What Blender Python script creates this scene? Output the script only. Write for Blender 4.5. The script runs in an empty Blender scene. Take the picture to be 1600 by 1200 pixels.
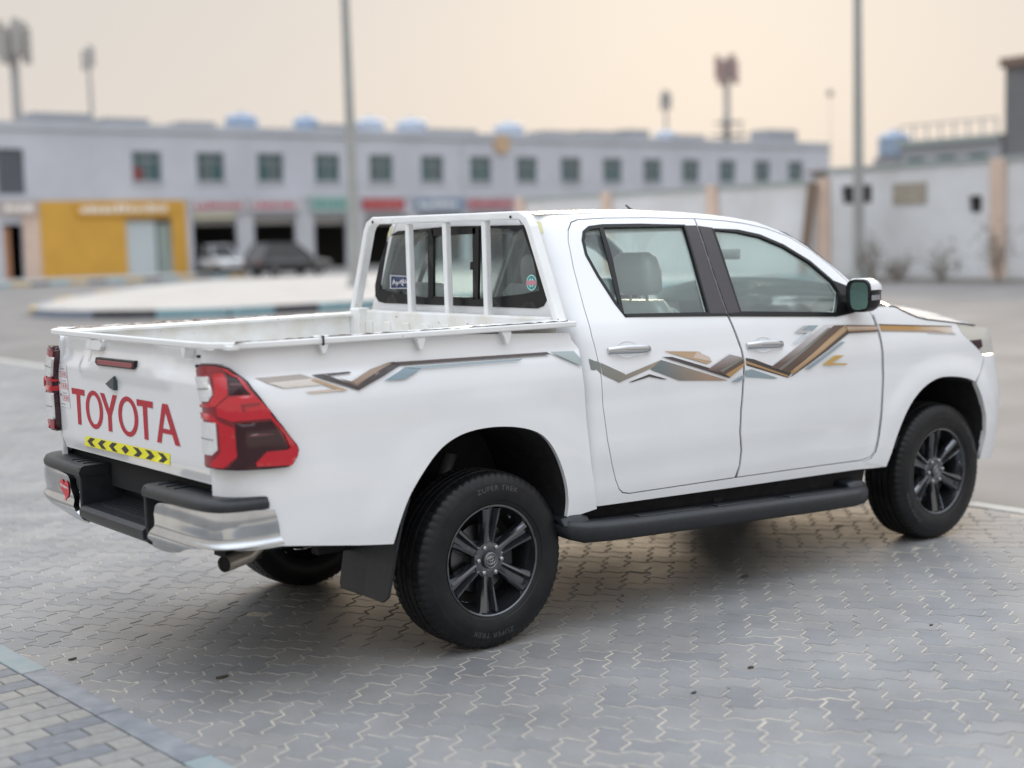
import bpy, bmesh, math, random
import numpy as np
from mathutils import Vector, Matrix
from mathutils.geometry import delaunay_2d_cdt
random.seed(7)
rng = np.random.default_rng(7)
SC = bpy.context.scene
COL = SC.collection
rad = math.radians

# ------------------------------------------------------------------ camera
CAM = np.array([-3.5294, -5.6008, 1.7229])
YAW, PITCH, ROLL, FPX = 0.9125, 0.1017, -0.0288, 2234.0
_cy, _sy, _cp, _sp = math.cos(YAW), math.sin(YAW), math.cos(PITCH), math.sin(PITCH)
_f = np.array([_cy*_cp, _sy*_cp, -_sp]); _r = np.array([_sy, -_cy, 0.0]); _u = np.cross(_r, _f)
_c, _s = math.cos(ROLL), math.sin(ROLL)
RIGHT, UP, FWD = _c*_r + _s*_u, -_s*_r + _c*_u, _f
cam = bpy.data.objects.new('camera', bpy.data.cameras.new('camera'))
COL.objects.link(cam)
cam.matrix_world = Matrix(((RIGHT[0], UP[0], -FWD[0], CAM[0]), (RIGHT[1], UP[1], -FWD[1], CAM[1]),
                           (RIGHT[2], UP[2], -FWD[2], CAM[2]), (0, 0, 0, 1)))
cam.data.sensor_width = 36.0
cam.data.lens = FPX/1600*36
cam.data.clip_start, cam.data.clip_end = 0.1, 4000
cam.data.dof.use_dof = True
cam.data.dof.focus_distance = 6.3
cam.data.dof.aperture_fstop = 1.0
SC.camera = cam

# ------------------------------------------------------------------ sky, sun, exposure
SUN_EL, SUN_AZ = rad(13), rad(44)          # azimuth measured from +X towards +Y
w = bpy.data.worlds.new('World'); SC.world = w; w.use_nodes = True
nt = w.node_tree; bg = nt.nodes['Background']
sky = nt.nodes.new('ShaderNodeTexSky'); sky.sky_type = 'NISHITA'; sky.sun_disc = False
sky.sun_elevation = SUN_EL; sky.sun_rotation = math.pi/2 - SUN_AZ
sky.air_density, sky.dust_density, sky.ozone_density = 1.0, 4.0, 1.0
# thick evening haze: a pale veil over the whole sky, warm and even low down, cooler and brighter overhead (as under thin overcast)
tcw = nt.nodes.new('ShaderNodeTexCoord'); sxw = nt.nodes.new('ShaderNodeSeparateXYZ'); nt.links.new(tcw.outputs['Generated'], sxw.inputs[0])
rmp = nt.nodes.new('ShaderNodeValToRGB'); nt.links.new(sxw.outputs[2], rmp.inputs[0])
HAZE_LOW, HAZE_MID, HAZE_TOP = (6.3, 5.75, 5.3), (5.7, 5.5, 5.25), (21.0, 22.8, 25.4)
els = rmp.color_ramp.elements; k_ = 26.0
els[0].position = 0.0; els[0].color = (*[c/k_ for c in HAZE_LOW], 1)
els[1].position = 1.0; els[1].color = (*[c/k_ for c in HAZE_TOP], 1)
e_ = els.new(.30); e_.color = (*[c/k_ for c in HAZE_MID], 1)
scl = nt.nodes.new('ShaderNodeVectorMath'); scl.operation = 'SCALE'; scl.inputs['Scale'].default_value = k_
nt.links.new(rmp.outputs[0], scl.inputs[0])
hz = nt.nodes.new('ShaderNodeMix'); hz.data_type = 'RGBA'; hz.inputs[0].default_value = 0.975
nt.links.new(sky.outputs[0], hz.inputs[6]); nt.links.new(scl.outputs[0], hz.inputs[7]); nt.links.new(hz.outputs[2], bg.inputs[0])
bg.inputs[1].default_value = 0.10
sun = bpy.data.objects.new('sun', bpy.data.lights.new('sun', 'SUN')); COL.objects.link(sun)
sun.data.energy = 1.3; sun.data.angle = rad(22); sun.data.color = (1.0, .80, .58)
_d = Vector((math.cos(SUN_EL)*math.cos(SUN_AZ), math.cos(SUN_EL)*math.sin(SUN_AZ), math.sin(SUN_EL)))
sun.rotation_euler = _d.to_track_quat('Z', 'Y').to_euler()
SC.view_settings.view_transform = 'Standard'; SC.view_settings.look = 'None'
SC.view_settings.exposure = 0.26; SC.view_settings.gamma = 1.0; SC.view_settings.use_curve_mapping = False
SC.cycles.max_bounces = 10; SC.cycles.transparent_max_bounces = 16
SC.cycles.sample_clamp_indirect = 6.0

# ------------------------------------------------------------------ helpers: back-projection of a measured point to a real surface
def ray(u, v):
    return RIGHT*((u-800)/FPX) + UP*((600-v)/FPX) + FWD
def hit(u, v, axis, val):
    d = ray(u, v); t = (val-CAM[axis])/d[axis]
    return CAM + t*d

# ------------------------------------------------------------------ helpers: materials
MATS = {}
def mat(name, col, rough=.5, metal=0.0, coat=0.0, var=0.0, vscale=8.0, bump=0.0, bscale=60.0, spec=.5, dirt=None, chips=None):
    if name in MATS: return MATS[name]
    m = bpy.data.materials.new(name); m.use_nodes = True; MATS[name] = m
    n = m.node_tree.nodes; l = m.node_tree.links; b = n['Principled BSDF']
    b.inputs['Base Color'].default_value = (*col, 1); b.inputs['Roughness'].default_value = rough
    b.inputs['Metallic'].default_value = metal; b.inputs['Coat Weight'].default_value = coat
    b.inputs['Coat Roughness'].default_value = .04; b.inputs['Specular IOR Level'].default_value = spec
    tc = n.new('ShaderNodeTexCoord')
    if var or dirt:
        nz = n.new('ShaderNodeTexNoise'); nz.inputs['Scale'].default_value = vscale; nz.inputs['Detail'].default_value = 6
        l.new(tc.outputs['Object'], nz.inputs['Vector'])
        mx = n.new('ShaderNodeMix'); mx.data_type = 'RGBA'
        rp = n.new('ShaderNodeMapRange'); rp.inputs[1].default_value = .35; rp.inputs[2].default_value = .68
        l.new(nz.outputs[0], rp.inputs[0]); l.new(rp.outputs[0], mx.inputs[0])
        if dirt: a, c2 = col, dirt
        else: a = tuple(x*(1-var) for x in col); c2 = tuple(min(1, x*(1+var)) for x in col)
        mx.inputs[6].default_value = (*a, 1); mx.inputs[7].default_value = (*c2, 1)
        l.new(mx.outputs[2], b.inputs['Base Color'])
    if chips:
        cn = n.new('ShaderNodeTexNoise'); cn.inputs['Scale'].default_value = 38; cn.inputs['Detail'].default_value = 3
        l.new(tc.outputs['Object'], cn.inputs['Vector'])
        ct = n.new('ShaderNodeMapRange'); ct.inputs[1].default_value = chips; ct.inputs[2].default_value = chips+.02
        cm = n.new('ShaderNodeMix'); cm.data_type = 'RGBA'; cm.inputs[7].default_value = (.16, .11, .08, 1)
        l.new(cn.outputs[0], ct.inputs[0]); l.new(ct.outputs[0], cm.inputs[0]); l.new(mx.outputs[2], cm.inputs[6]); l.new(cm.outputs[2], b.inputs['Base Color'])
    if bump:
        nb = n.new('ShaderNodeTexNoise'); nb.inputs['Scale'].default_value = bscale; nb.inputs['Detail'].default_value = 5
        l.new(tc.outputs['Object'], nb.inputs['Vector'])
        bp = n.new('ShaderNodeBump'); bp.inputs['Strength'].default_value = bump; bp.inputs['Distance'].default_value = .01
        l.new(nb.outputs[0], bp.inputs['Height']); l.new(bp.outputs[0], b.inputs['Normal'])
    return m
def glass(name, tint, refl=1.5, glare=.0):
    if name in MATS: return MATS[name]
    m = bpy.data.materials.new(name); m.use_nodes = True; MATS[name] = m
    n = m.node_tree.nodes; l = m.node_tree.links; n.remove(n['Principled BSDF'])
    out = n['Material Output']; t = n.new('ShaderNodeBsdfTransparent'); t.inputs[0].default_value = (*tint, 1)
    g = n.new('ShaderNodeBsdfGlossy'); g.inputs['Roughness'].default_value = .015
    fr = n.new('ShaderNodeFresnel'); gm = n.new('ShaderNodeNewGeometry'); io = n.new('ShaderNodeMix')   # a pane is thin: both faces reflect alike
    io.inputs[2].default_value = refl; io.inputs[3].default_value = 1/refl
    l.new(gm.outputs['Backfacing'], io.inputs[0]); l.new(io.outputs[0], fr.inputs[0])
    mx = n.new('ShaderNodeMixShader')
    l.new(fr.outputs[0], mx.inputs[0]); l.new(t.outputs[0], mx.inputs[1]); l.new(g.outputs[0], mx.inputs[2])
    df = n.new('ShaderNodeBsdfDiffuse'); df.inputs[0].default_value = (.74, .84, .83, 1); m2 = n.new('ShaderNodeMixShader'); m2.inputs[0].default_value = glare   # pale diffuse mixed in for bright reflections on the panes
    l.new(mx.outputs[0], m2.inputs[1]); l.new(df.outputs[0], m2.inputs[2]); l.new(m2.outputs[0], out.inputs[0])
    return m

# ------------------------------------------------------------------ helpers: meshes
class MB:
    def __init__(s): s.v = []; s.f = []
    def add(s, vs, fs):
        o = len(s.v); s.v += [tuple(map(float, p)) for p in vs]; s.f += [tuple(i+o for i in f) for f in fs]; return s
    def box(s, c, d, R=None):
        vs = []
        for x in (-.5, .5):
            for y in (-.5, .5):
                for z in (-.5, .5):
                    p = Vector((x*d[0], y*d[1], z*d[2]))
                    if R is not None: p = R @ p
                    vs.append((p[0]+c[0], p[1]+c[1], p[2]+c[2]))
        return s.add(vs, [(0, 1, 3, 2), (4, 6, 7, 5), (0, 4, 5, 1), (2, 3, 7, 6), (0, 2, 6, 4), (1, 5, 7, 3)])
    def box2(s, a, b):
        return s.box([(a[i]+b[i])/2 for i in range(3)], [abs(b[i]-a[i]) for i in range(3)])
    def loft(s, rings, closed=True, cap=True):
        n = len(rings[0]); vs = [p for r in rings for p in r]; fs = []
        m = n if closed else n-1
        for i in range(len(rings)-1):
            for j in range(m):
                k = (j+1) % n
                fs.append((i*n+j, i*n+k, (i+1)*n+k, (i+1)*n+j))
        if cap and closed:
            fs.append(tuple(range(n-1, -1, -1))); fs.append(tuple((len(rings)-1)*n+j for j in range(n)))
        return s.add(vs, fs)
    def tube(s, pts, r, n=12, cap=True):
        pts = [Vector(p) for p in pts]; rs = r if hasattr(r, '__len__') else [r]*len(pts)
        rings = []
        up = Vector((0, 0, 1))
        for i, p in enumerate(pts):
            d = (pts[min(i+1, len(pts)-1)]-pts[max(i-1, 0)]).normalized()
            a = d.cross(up)
            if a.length < .05: a = d.cross(Vector((1, 0, 0)))
            a.normalize(); b = a.cross(d)
            rings.append([p + (a*math.cos(t)+b*math.sin(t))*rs[i] for t in [2*math.pi*k/n for k in range(n)]])
        return s.loft(rings, True, cap)
    def prism(s, poly, fn0, fn1):
        """poly of 2-D points mapped through fn0 (bottom) and fn1 (top)"""
        n = len(poly); vs = [fn0(*p) for p in poly]+[fn1(*p) for p in poly]
        fs = [tuple(range(n-1, -1, -1)), tuple(range(n, 2*n))]
        for i in range(n):
            j = (i+1) % n; fs.append((i, j, n+j, n+i))
        return s.add(vs, fs)
    def lathe(s, prof, n=64, axis='y', rfun=None):
        """prof of (axial, radius); axis y, outward = -axial"""
        vs = []; m = len(prof)
        for k in range(n):
            t = 2*math.pi*k/n
            for j, (a, r) in enumerate(prof):
                if rfun: r = rfun(j, k, r)
                vs.append((r*math.sin(t), -a, r*math.cos(t)))
        fs = []
        for k in range(n):
            k2 = (k+1) % n
            for j in range(m-1):
                fs.append((k*m+j, k*m+j+1, k2*m+j+1, k2*m+j))
        return s.add(vs, fs)
    def mesh(s, name, m, smooth=False, angle=None, fixn=True):
        me = bpy.data.meshes.new(name); me.from_pydata(s.v, [], s.f); me.update()
        if fixn:
            bm = bmesh.new(); bm.from_mesh(me); bmesh.ops.recalc_face_normals(bm, faces=bm.faces); bm.to_mesh(me); bm.free()
        for q in (m if isinstance(m, (list, tuple)) else [m]): me.materials.append(q)
        if smooth: smooth_mesh(me, angle)
        return me
    def build(s, name, m, parent=None, smooth=False, angle=None, bevel=0, fixn=True):
        o = link(name, s.mesh(name, m, smooth, angle, fixn), parent)
        if bevel: add_bevel(o, bevel)
        return o
def smooth_mesh(me, angle=None):
    for p in me.polygons: p.use_smooth = True
    if angle:
        bm = bmesh.new(); bm.from_mesh(me)
        for e in bm.edges:
            if len(e.link_faces) == 2 and e.calc_face_angle(0) > rad(angle): e.smooth = False
        bm.to_mesh(me); bm.free()
def add_bevel(o, wd, seg=2):
    md = o.modifiers.new('bevel', 'BEVEL'); md.width = wd; md.segments = seg; md.limit_method = 'ANGLE'; md.angle_limit = rad(35)
    md.harden_normals = False
def link(name, data, parent=None):
    o = bpy.data.objects.new(name, data); COL.objects.link(o)
    if parent is not None: attach(o, parent)
    return o
def world_loc(o):
    m = Vector((0, 0, 0))
    while o is not None: m = m + o.location; o = o.parent
    return m
def attach(o, parent):
    """the mesh is written in world metres: keep it there under a parent that only has a location"""
    o.parent = parent; o.location = -world_loc(parent) if o.type == 'MESH' or o.type == 'EMPTY' else o.location
def tag(o, label=None, cat=None, group=None, kind=None):
    for k, v in (('label', label), ('category', cat), ('group', group), ('kind', kind)):
        if v: o[k] = v
    return o
def empty(name, loc, label=None, cat=None, group=None):
    o = bpy.data.objects.new(name, None); COL.objects.link(o); o.location = loc; o.empty_display_size = .2
    return tag(o, label, cat, group)
def copy_tree(o, parent=None):
    c = o.copy(); COL.objects.link(c); c.parent = parent
    for ch in list(o.children): copy_tree(ch, c)
    return c

def inside(poly, pts):
    poly = np.asarray(poly); x, y = pts[:, 0], pts[:, 1]; r = np.zeros(len(pts), bool); j = len(poly)-1
    for i in range(len(poly)):
        xi, yi = poly[i]; xj, yj = poly[j]
        c = ((yi > y) != (yj > y)) & (x < (xj-xi)*(y-yi)/((yj-yi) if yj != yi else 1e-12)+xi)
        r ^= c; j = i
    return r
def densify(poly, res):
    out = []
    for i in range(len(poly)):
        a = np.array(poly[i]); b = np.array(poly[(i+1) % len(poly)]); n = max(1, int(np.linalg.norm(b-a)/res))
        for k in range(n): out.append(tuple(a+(b-a)*k/n))
    return out
def round_poly(poly, it=1, keep=()):
    """one or two corner-cutting passes for curved outlines"""
    for _ in range(it):
        out = []
        for i in range(len(poly)):
            a = np.array(poly[i]); b = np.array(poly[(i+1) % len(poly)])
            out += [tuple(a*.75+b*.25), tuple(a*.25+b*.75)]
        poly = out
    return poly
def fill2d(outline, holes=(), res=.04):
    """triangulate a 2-D outline with holes and inner grid points"""
    loops = [densify(outline, res)]+[densify(h, res) for h in holes]
    V = []; E = []
    for lp in loops:
        o = len(V); V += lp; E += [(o+i, o+(i+1) % len(lp)) for i in range(len(lp))]
    P = np.array(loops[0]); mn, mx = P.min(0), P.max(0)
    gx, gy = np.meshgrid(np.arange(mn[0]+res/2, mx[0], res), np.arange(mn[1]+res/2, mx[1], res))
    g = np.stack([gx.ravel(), gy.ravel()], 1)
    if len(g):
        ok = inside(loops[0], g)
        for h in loops[1:]: ok &= ~inside(h, g)
        g = g[ok]
        B = np.array(V)
        if len(g):
            dmin = np.min(np.linalg.norm(g[:, None, :]-B[None], axis=2), axis=1); g = g[dmin > res*.45]
        V = V + [tuple(q) for q in g]
    vs, es, fs, *_ = delaunay_2d_cdt([Vector(q) for q in V], E, [], 0, 1e-7)
    vs = np.array([tuple(q) for q in vs]); fs = [tuple(f) for f in fs]
    cen = np.array([vs[list(f)].mean(0) for f in fs]); ok = inside(loops[0], cen)
    for h in loops[1:]: ok &= ~inside(h, cen)
    return vs, [f for f, k in zip(fs, ok) if k]

class Surf:
    """body surface: (s, z) -> point on the right-hand side (y < 0); s runs along x and round the corners"""
    def __init__(s, prof, rear=None, front=None, fk=None, half=.92, swell=None):
        s.swell = swell
        zs = np.array([p[0] for p in prof]); ws = np.array([p[1] for p in prof])
        zz = np.linspace(zs[0]-.1, zs[-1]+.06, 400); ww = np.interp(zz, zs, ws)
        k = np.ones(9)/9; ww = np.convolve(np.pad(ww, 4, 'edge'), k, 'valid')
        s.zz, s.ww, s.half, s.rear, s.front, s.fk = zz, ww, half, rear, front, fk
    def W(s, z): return np.interp(z, s.zz, s.ww)
    def __call__(s, S, z):
        S = np.asarray(S, float); z = np.asarray(z, float); x = S.copy(); y = np.full(S.shape, s.half); wt = np.ones(S.shape)
        if s.rear:
            x0, a, b = s.rear; L = quarter(a, b); m = S < x0; th = np.clip((x0-S)/L, 0, 1.02)*math.pi/2
            x = np.where(m, x0-a*np.sin(th), x); y = np.where(m, s.half-b+b*np.cos(th), y)
        if s.front:
            x0, a, b = s.front; L = quarter(a, b); m = S > x0; th = np.clip((S-x0)/L, 0, 1.0)*math.pi/2
            k = np.interp(z, [q[0] for q in s.fk], [q[1] for q in s.fk]) if s.fk else 0
            x = np.where(m, x0+a*np.sin(th)-k*np.sin(th)**1.5, x); y = np.where(m, s.half-b+b*np.cos(th), y); wt = np.where(m, np.cos(th)**.7, wt)
        if s.swell: y = y+s.swell(S, z)*wt
        return np.stack([x, -(y-(s.half-s.W(z))*wt), z], -1)
    def normal(s, S, z, e=.004):
        S = np.asarray(S, float); z = np.asarray(z, float)
        a = s(S+e, z)-s(S-e, z); b = s(S, z+e)-s(S, z-e); n = np.cross(a, b); n /= np.linalg.norm(n, axis=-1)[..., None]+1e-12
        return n
    def px(s, u, v, guess=None):
        d = ray(u, v); p = hit(u, v, 1, -s.half)
        for _ in range(6): p = hit(u, v, 1, -float(s.W(p[2])))
        q = np.array([p[0], p[2], np.linalg.norm(p-CAM)/np.linalg.norm(d)])
        if guess: q[0], q[1] = guess
        F = lambda q: s(q[0], q[1])-(CAM+q[2]*d)
        for _ in range(60):
            f0 = F(q)
            if np.linalg.norm(f0) < 1e-7: break
            J = np.stack([(F(q+np.eye(3)[i]*1e-5)-f0)/1e-5 for i in range(3)], 1)
            st = np.linalg.lstsq(J, -f0, rcond=1e-6)[0]; nrm = np.linalg.norm(st)
            q = q+st*min(1, .15/max(nrm, 1e-9))
        return (float(q[0]), float(q[1]))
    def path(s, pts):
        """3-tuples (0, s, z) are metric, 2-tuples are measured image points"""
        return [tuple(q[1:]) if len(q) == 3 else s.px(*q) for q in pts]
def quarter(a, b):
    h = ((a-b)/(a+b))**2
    return math.pi*(a+b)*(1+3*h/(10+math.sqrt(4-3*h)))/4

def panel(name, surf, outline, m, parent, holes=(), off=0.0, flange=.012, res=.035, mirror=False, both=None, smooth=True, fn=None):
    vs, fs = fill2d(outline, holes, res)
    P = surf(vs[:, 0], vs[:, 1]); N = surf.normal(vs[:, 0], vs[:, 1])
    o_ = off if fn is None else off+fn(vs[:, 0], vs[:, 1])
    P = P+N*(o_[:, None] if hasattr(o_, 'shape') and o_.shape else o_)
    o = shell(name, P, N, fs, m, parent, flange, mirror)
    if fn is None:      # shade with the exact surface normals, so that thin triangles along an edge leave no dimples
        me = o.data; n0 = len(P); Nn = surf.normal(vs[:, 0], vs[:, 1], .012)
        if mirror: Nn = Nn*np.array([1, -1, 1])
        vn = np.empty(len(me.vertices)*3, np.float32); me.vertex_normals.foreach_get('vector', vn); vn = vn.reshape(-1, 3).astype(float)
        vn[:n0] = Nn; me.normals_split_custom_set_from_vertices([tuple(q) for q in vn])
    return o
def shell(name, P, N, fs, m, parent, flange=.012, mirror=False):
    P = P.copy(); N = N.copy()
    cnt = {}
    for f in fs:
        for i in range(len(f)):
            a, b = f[i], f[(i+1) % len(f)]; cnt[(a, b)] = cnt.get((a, b), 0)+1
    bd = [(a, b) for (a, b) in cnt if (b, a) not in cnt]
    V = [tuple(p) for p in P]; F = list(fs)
    if flange:
        idx = {}
        for a, b in bd:
            for q in (a, b):
                if q not in idx:
                    idx[q] = (len(V), len(V)+1); V.append(tuple(P[q])); V.append(tuple(P[q]-N[q]*flange))
        for a, b in bd: F.append((idx[b][0], idx[a][0], idx[a][1], idx[b][1]))
    if mirror:
        V = [(x, -y, z) for x, y, z in V]; F = [tuple(reversed(f)) for f in F]
    mb = MB(); mb.v = V; mb.f = F
    return mb.build(name, m, parent, smooth=True, fixn=False)
def orient(P, fs, want):
    """flip triangles whose normal disagrees with want (3-vector)"""
    out = []
    for f in fs:
        n = np.cross(P[f[1]]-P[f[0]], P[f[2]]-P[f[0]])
        out.append(f if n @ want >= 0 else tuple(reversed(f)))
    return out

# ------------------------------------------------------------------ materials of the truck
M_paint = mat('white_paint', (.80, .81, .825), .24, coat=1.0, var=.02, vscale=3)
M_white = mat('white_steel_paint', (.78, .785, .78), .38, coat=.3, var=.04, vscale=9, bump=.05, bscale=30, chips=.735)
M_bed = mat('worn_bed_paint', (.78, .785, .78), .55, dirt=(.68, .655, .60), vscale=9, bump=.12, bscale=25, chips=.71)
M_gap = mat('panel_gap', (.012, .012, .013), .9)
M_black = mat('black_plastic', (.0125, .0145, .018), .42, var=.2, vscale=30, bump=.12, bscale=220)
M_trim = mat('window_trim', (.007, .007, .008), .28, spec=.35)
M_pillar = mat('pillar_film', (.040, .033, .036), .45, coat=.1)
M_rubber = mat('tyre_rubber', (.006, .0065, .0075), .44, dirt=(.013, .013, .014), vscale=14, bump=.08, bscale=90, spec=.32)
M_letter = mat('tyre_lettering', (.075, .075, .078), .55)
M_rim = mat('dark_wheel_paint', (.095, .10, .112), .16, metal=.85, coat=1.0)
M_barrel = mat('wheel_barrel', (.03, .031, .034), .4, metal=.4)
M_steel = mat('bare_steel', (.45, .45, .46), .3, metal=1)
M_disc = mat('brake_disc', (.16, .16, .17), .38, metal=1)
M_chrome = mat('chrome', (.60, .62, .64), .10, metal=1, bump=.04, bscale=18)
M_dullchrome = mat('scuffed_chrome', (.56, .58, .60), .16, metal=1, var=.10, vscale=9, bump=.05, bscale=16)
M_red = mat('red_lens', (.25, .002, .011), .12, coat=1.0, bump=.10, bscale=60)
M_red2 = mat('bright_red_lens', (.50, .003, .016), .08, coat=1.0, bump=.06, bscale=40)
M_smoke = mat('smoked_lens', (.030, .003, .008), .14, coat=.4)
M_clear = mat('clear_lens_reflector', (.84, .85, .86), .12, metal=.35, coat=1.0, bump=.3, bscale=70)
M_redtxt = mat('red_vinyl', (.43, .013, .03), .45)
M_yellow = mat('yellow_reflective_tape', (.86, .80, .02), .4)
M_blackvinyl = mat('black_vinyl', (.03, .03, .03), .5)
M_under = mat('chassis_black', (.012, .012, .013), .8, var=.4, vscale=20)
M_seat = mat('plastic_covered_seat', (.50, .51, .50), .28, coat=.6, bump=.35, bscale=16)
M_liner = mat('headliner', (.55, .54, .50), .9)
M_dash = mat('dashboard', (.22, .215, .20), .6)
M_tip = mat('exhaust_steel', (.62, .56, .48), .35, metal=.75, var=.15, vscale=20)
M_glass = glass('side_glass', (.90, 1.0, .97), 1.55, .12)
M_rglass = glass('rear_glass', (.42, .46, .46), 1.8, .09)
M_dglass = glass('tinted_rear_glass', (.20, .22, .225), 1.8)

# ------------------------------------------------------------------ body surfaces
PROF = [(.25, .845), (.40, .875), (.50, .896), (.60, .911), (.75, .921), (.95, .922), (1.10, .913), (1.20, .900),
        (1.27, .886), (1.33, .866), (1.38, .842), (1.50, .786), (1.65, .716), (1.74, .671), (1.79, .642), (1.82, .612), (1.84, .58)]
PROFB = [(.25, .87), (.50, .90), (.62, .914), (.80, .920), (1.05, .920), (1.16, .914), (1.21, .906), (1.235, .890), (1.30, .880), (1.38, .878)]
FK = [(.30, .12), (.42, .045), (.55, .0), (.72, .0), (.80, .03), (.86, .075), (.92, .14), (.97, .20), (1.04, .28), (1.10, .36), (1.16, .44), (1.25, .55), (1.35, .62)]
def _ss(a, b, t):
    t = np.clip((t-a)/(b-a), 0, 1); return t*t*(3-2*t)
def bed_swell(S, z):
    r = np.hypot(S-.0, (z-.40)*1.02)
    return .008*_ss(.74, .58, r)*_ss(-.95, -.7, S)+.006*_ss(.98, 1.10, z)*_ss(1.20, 1.14, z)
def cab_swell(S, z):
    r = np.hypot(S-3.06, (z-.38)*1.05)
    return .014*_ss(.70, .56, r)-.009*_ss(.84, .64, z)*_ss(2.6, 2.35, S)+.005*_ss(.98, 1.08, z)*_ss(1.19, 1.12, z)
BED = Surf(PROFB, rear=(-1.00, .205, .165), swell=bed_swell)
CAB = Surf(PROF, rear=(.585, .105, .12), front=(3.42, .64, .74), fk=FK, swell=cab_swell)

ROOT = empty('pickup_truck', (1.4, 0, 0), 'white double cab pickup truck with brown zigzag side stripes, parked on block paving', 'pickup truck')

# ---- bed sides
ARCH_R = [(886, 811), (889.5, 780), (884, 745), (870, 706.5), (852.5, 682), (831.5, 671), (800, 666), (765, 667), (730, 674.5), (702, 689), (681, 709), (660, 740), (639, 776), (625, 816), (615, 850)]
def smooth_px(pts, it=2):
    """corner cutting that keeps both ends"""
    P = [np.array(p, float) for p in pts]
    for _ in range(it):
        Q = [P[0]]
        for a, b in zip(P[:-1], P[1:]): Q += [a*.75+b*.25, a*.25+b*.75]
        P = Q+[P[-1]]
    return [tuple(p) for p in P]
ARCH_R = smooth_px(ARCH_R)
bed_out = BED.path([(889, 520), (893, 531), (904, 545), (909.5, 577), (915, 640), (923.5, 724), (932.5, 795)] + ARCH_R +
                   [(560, 852), (442, 853), (0, -1.12, .60), (0, -1.292, .60), (0, -1.292, .83), (0, -1.292, 1.10), (0, -1.292, 1.345), (0, -.9, 1.345), (0, -.2, 1.342)])
for mir in (False, True):
    panel('bed_side', BED, bed_out, M_paint, ROOT, mirror=mir, flange=.02)
# ---- wheel arch liners
def arch_liner(surf, pts, name):
    q = surf.path(pts)
    for sg in (1, -1):
        mb = MB(); rings = []
        for s_, z_ in q:
            P = surf(s_, z_); rings.append([(P[0], sg*(P[1]+.021), z_), (P[0], sg*-.60, z_), (P[0], sg*-.42, z_-.0)])
        mb.loft(rings, closed=False, cap=False)
        # inner wall
        inner = [(P[2][0], P[2][1], P[2][2]) for P in rings]
        mb.add(inner, [tuple(range(len(inner)))])
        mb.build(name, M_under, ROOT)
arch_liner(BED, ARCH_R, 'rear_wheel_arch')

# ---- cab side frame with door openings
DR = [(888.5, 377), (888.5, 360), (893, 348), (903, 344), (944, 341.5), (1012, 341), (1084.5, 342.5), (1090, 358), (1110, 421), (1135, 492), (1147, 519), (1157, 546), (1160.5, 562), (1161, 587), (1156.5, 642.5),
      (1155, 675), (1157, 704), (1154.6, 727), (1148, 745.5), (984, 770), (973.5, 769), (968, 763.5), (963, 750), (956, 720), (950, 688), (943, 636), (937, 571), (925.5, 525.5), (913.5, 482), (897, 420)]
DF = [(1086.5, 342.5), (1130, 345.5), (1164, 350), (1197, 357.5), (1231, 370), (1265, 390.5), (1299, 417), (1322, 438.5), (1345, 468), (1361, 491), (1371, 519), (1377, 551.5), (1378, 587), (1375.6, 642.5), (1371, 681.5), (1366, 704),
      (1358, 714), (1345, 718.5), (1240, 732.5), (1152, 745), (1157.5, 727), (1160, 704), (1158, 675), (1159.5, 642.5), (1164, 587), (1163.5, 561), (1160, 545), (1150, 518), (1138, 491), (1113, 420), (1093, 358)]
WR = [(910.6, 376), (912, 363), (920, 356), (941, 353), (1000, 352), (1069, 352.5), (1108, 490), (976.5, 493.5), (961, 473), (934, 431), (915.7, 398)]
WF = [(1113.5, 358), (1153, 361), (1187, 368.5), (1224, 384), (1265, 409), (1299, 438), (1311, 456), (1306, 490.5), (1157.5, 489)]
dr, df, wr, wf = [CAB.path(q) for q in (DR, DF, WR, WF)]
def grow(poly, d):
    P = np.array(poly); c = []
    n = len(P); area = sum(P[i][0]*P[(i+1) % n][1]-P[(i+1) % n][0]*P[i][1] for i in range(n))
    for i in range(n):
        a, b, e = P[i-1], P[i], P[(i+1) % n]
        t = (e-a)/(np.linalg.norm(e-a)+1e-9); nrm = np.array([t[1], -t[0]])*(1 if area > 0 else -1)
        c.append(tuple(b+nrm*d))
    return c
# one opening = union of both doors
open_ = CAB.path(DR[:7]) + CAB.path(DF[:20]) + CAB.path(DR[19:])
open_ = grow(open_, .005)
TOP = [(0, .585, 1.826), (1000, 329.5), (1060, 331), (1110, 335.5), (1145, 340), (1180, 346.5), (1215, 359.5), (1240, 372), (1262, 386), (1300, 415), (1330, 441), (1350, 459), (1368, 478)]
top = CAB.path(TOP)
RE = CAB.rear[0]-quarter(.105, .12)
cab_out = [(RE, .60), (RE, 1.2), (RE, 1.826)] + top + CAB.path([(1372, 495), (1376, 519), (1382, 551.5), (1383, 587), (1380.5, 642.5), (1376, 681.5), (1371, 706), (1384, 729)]) + CAB.path([(1345, 733), (1150, 761), (934, 791)])
for mir in (False, True):
    panel('cab_side', CAB, cab_out, M_paint, ROOT, holes=[open_], mirror=mir, flange=.03, res=.024)
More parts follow.
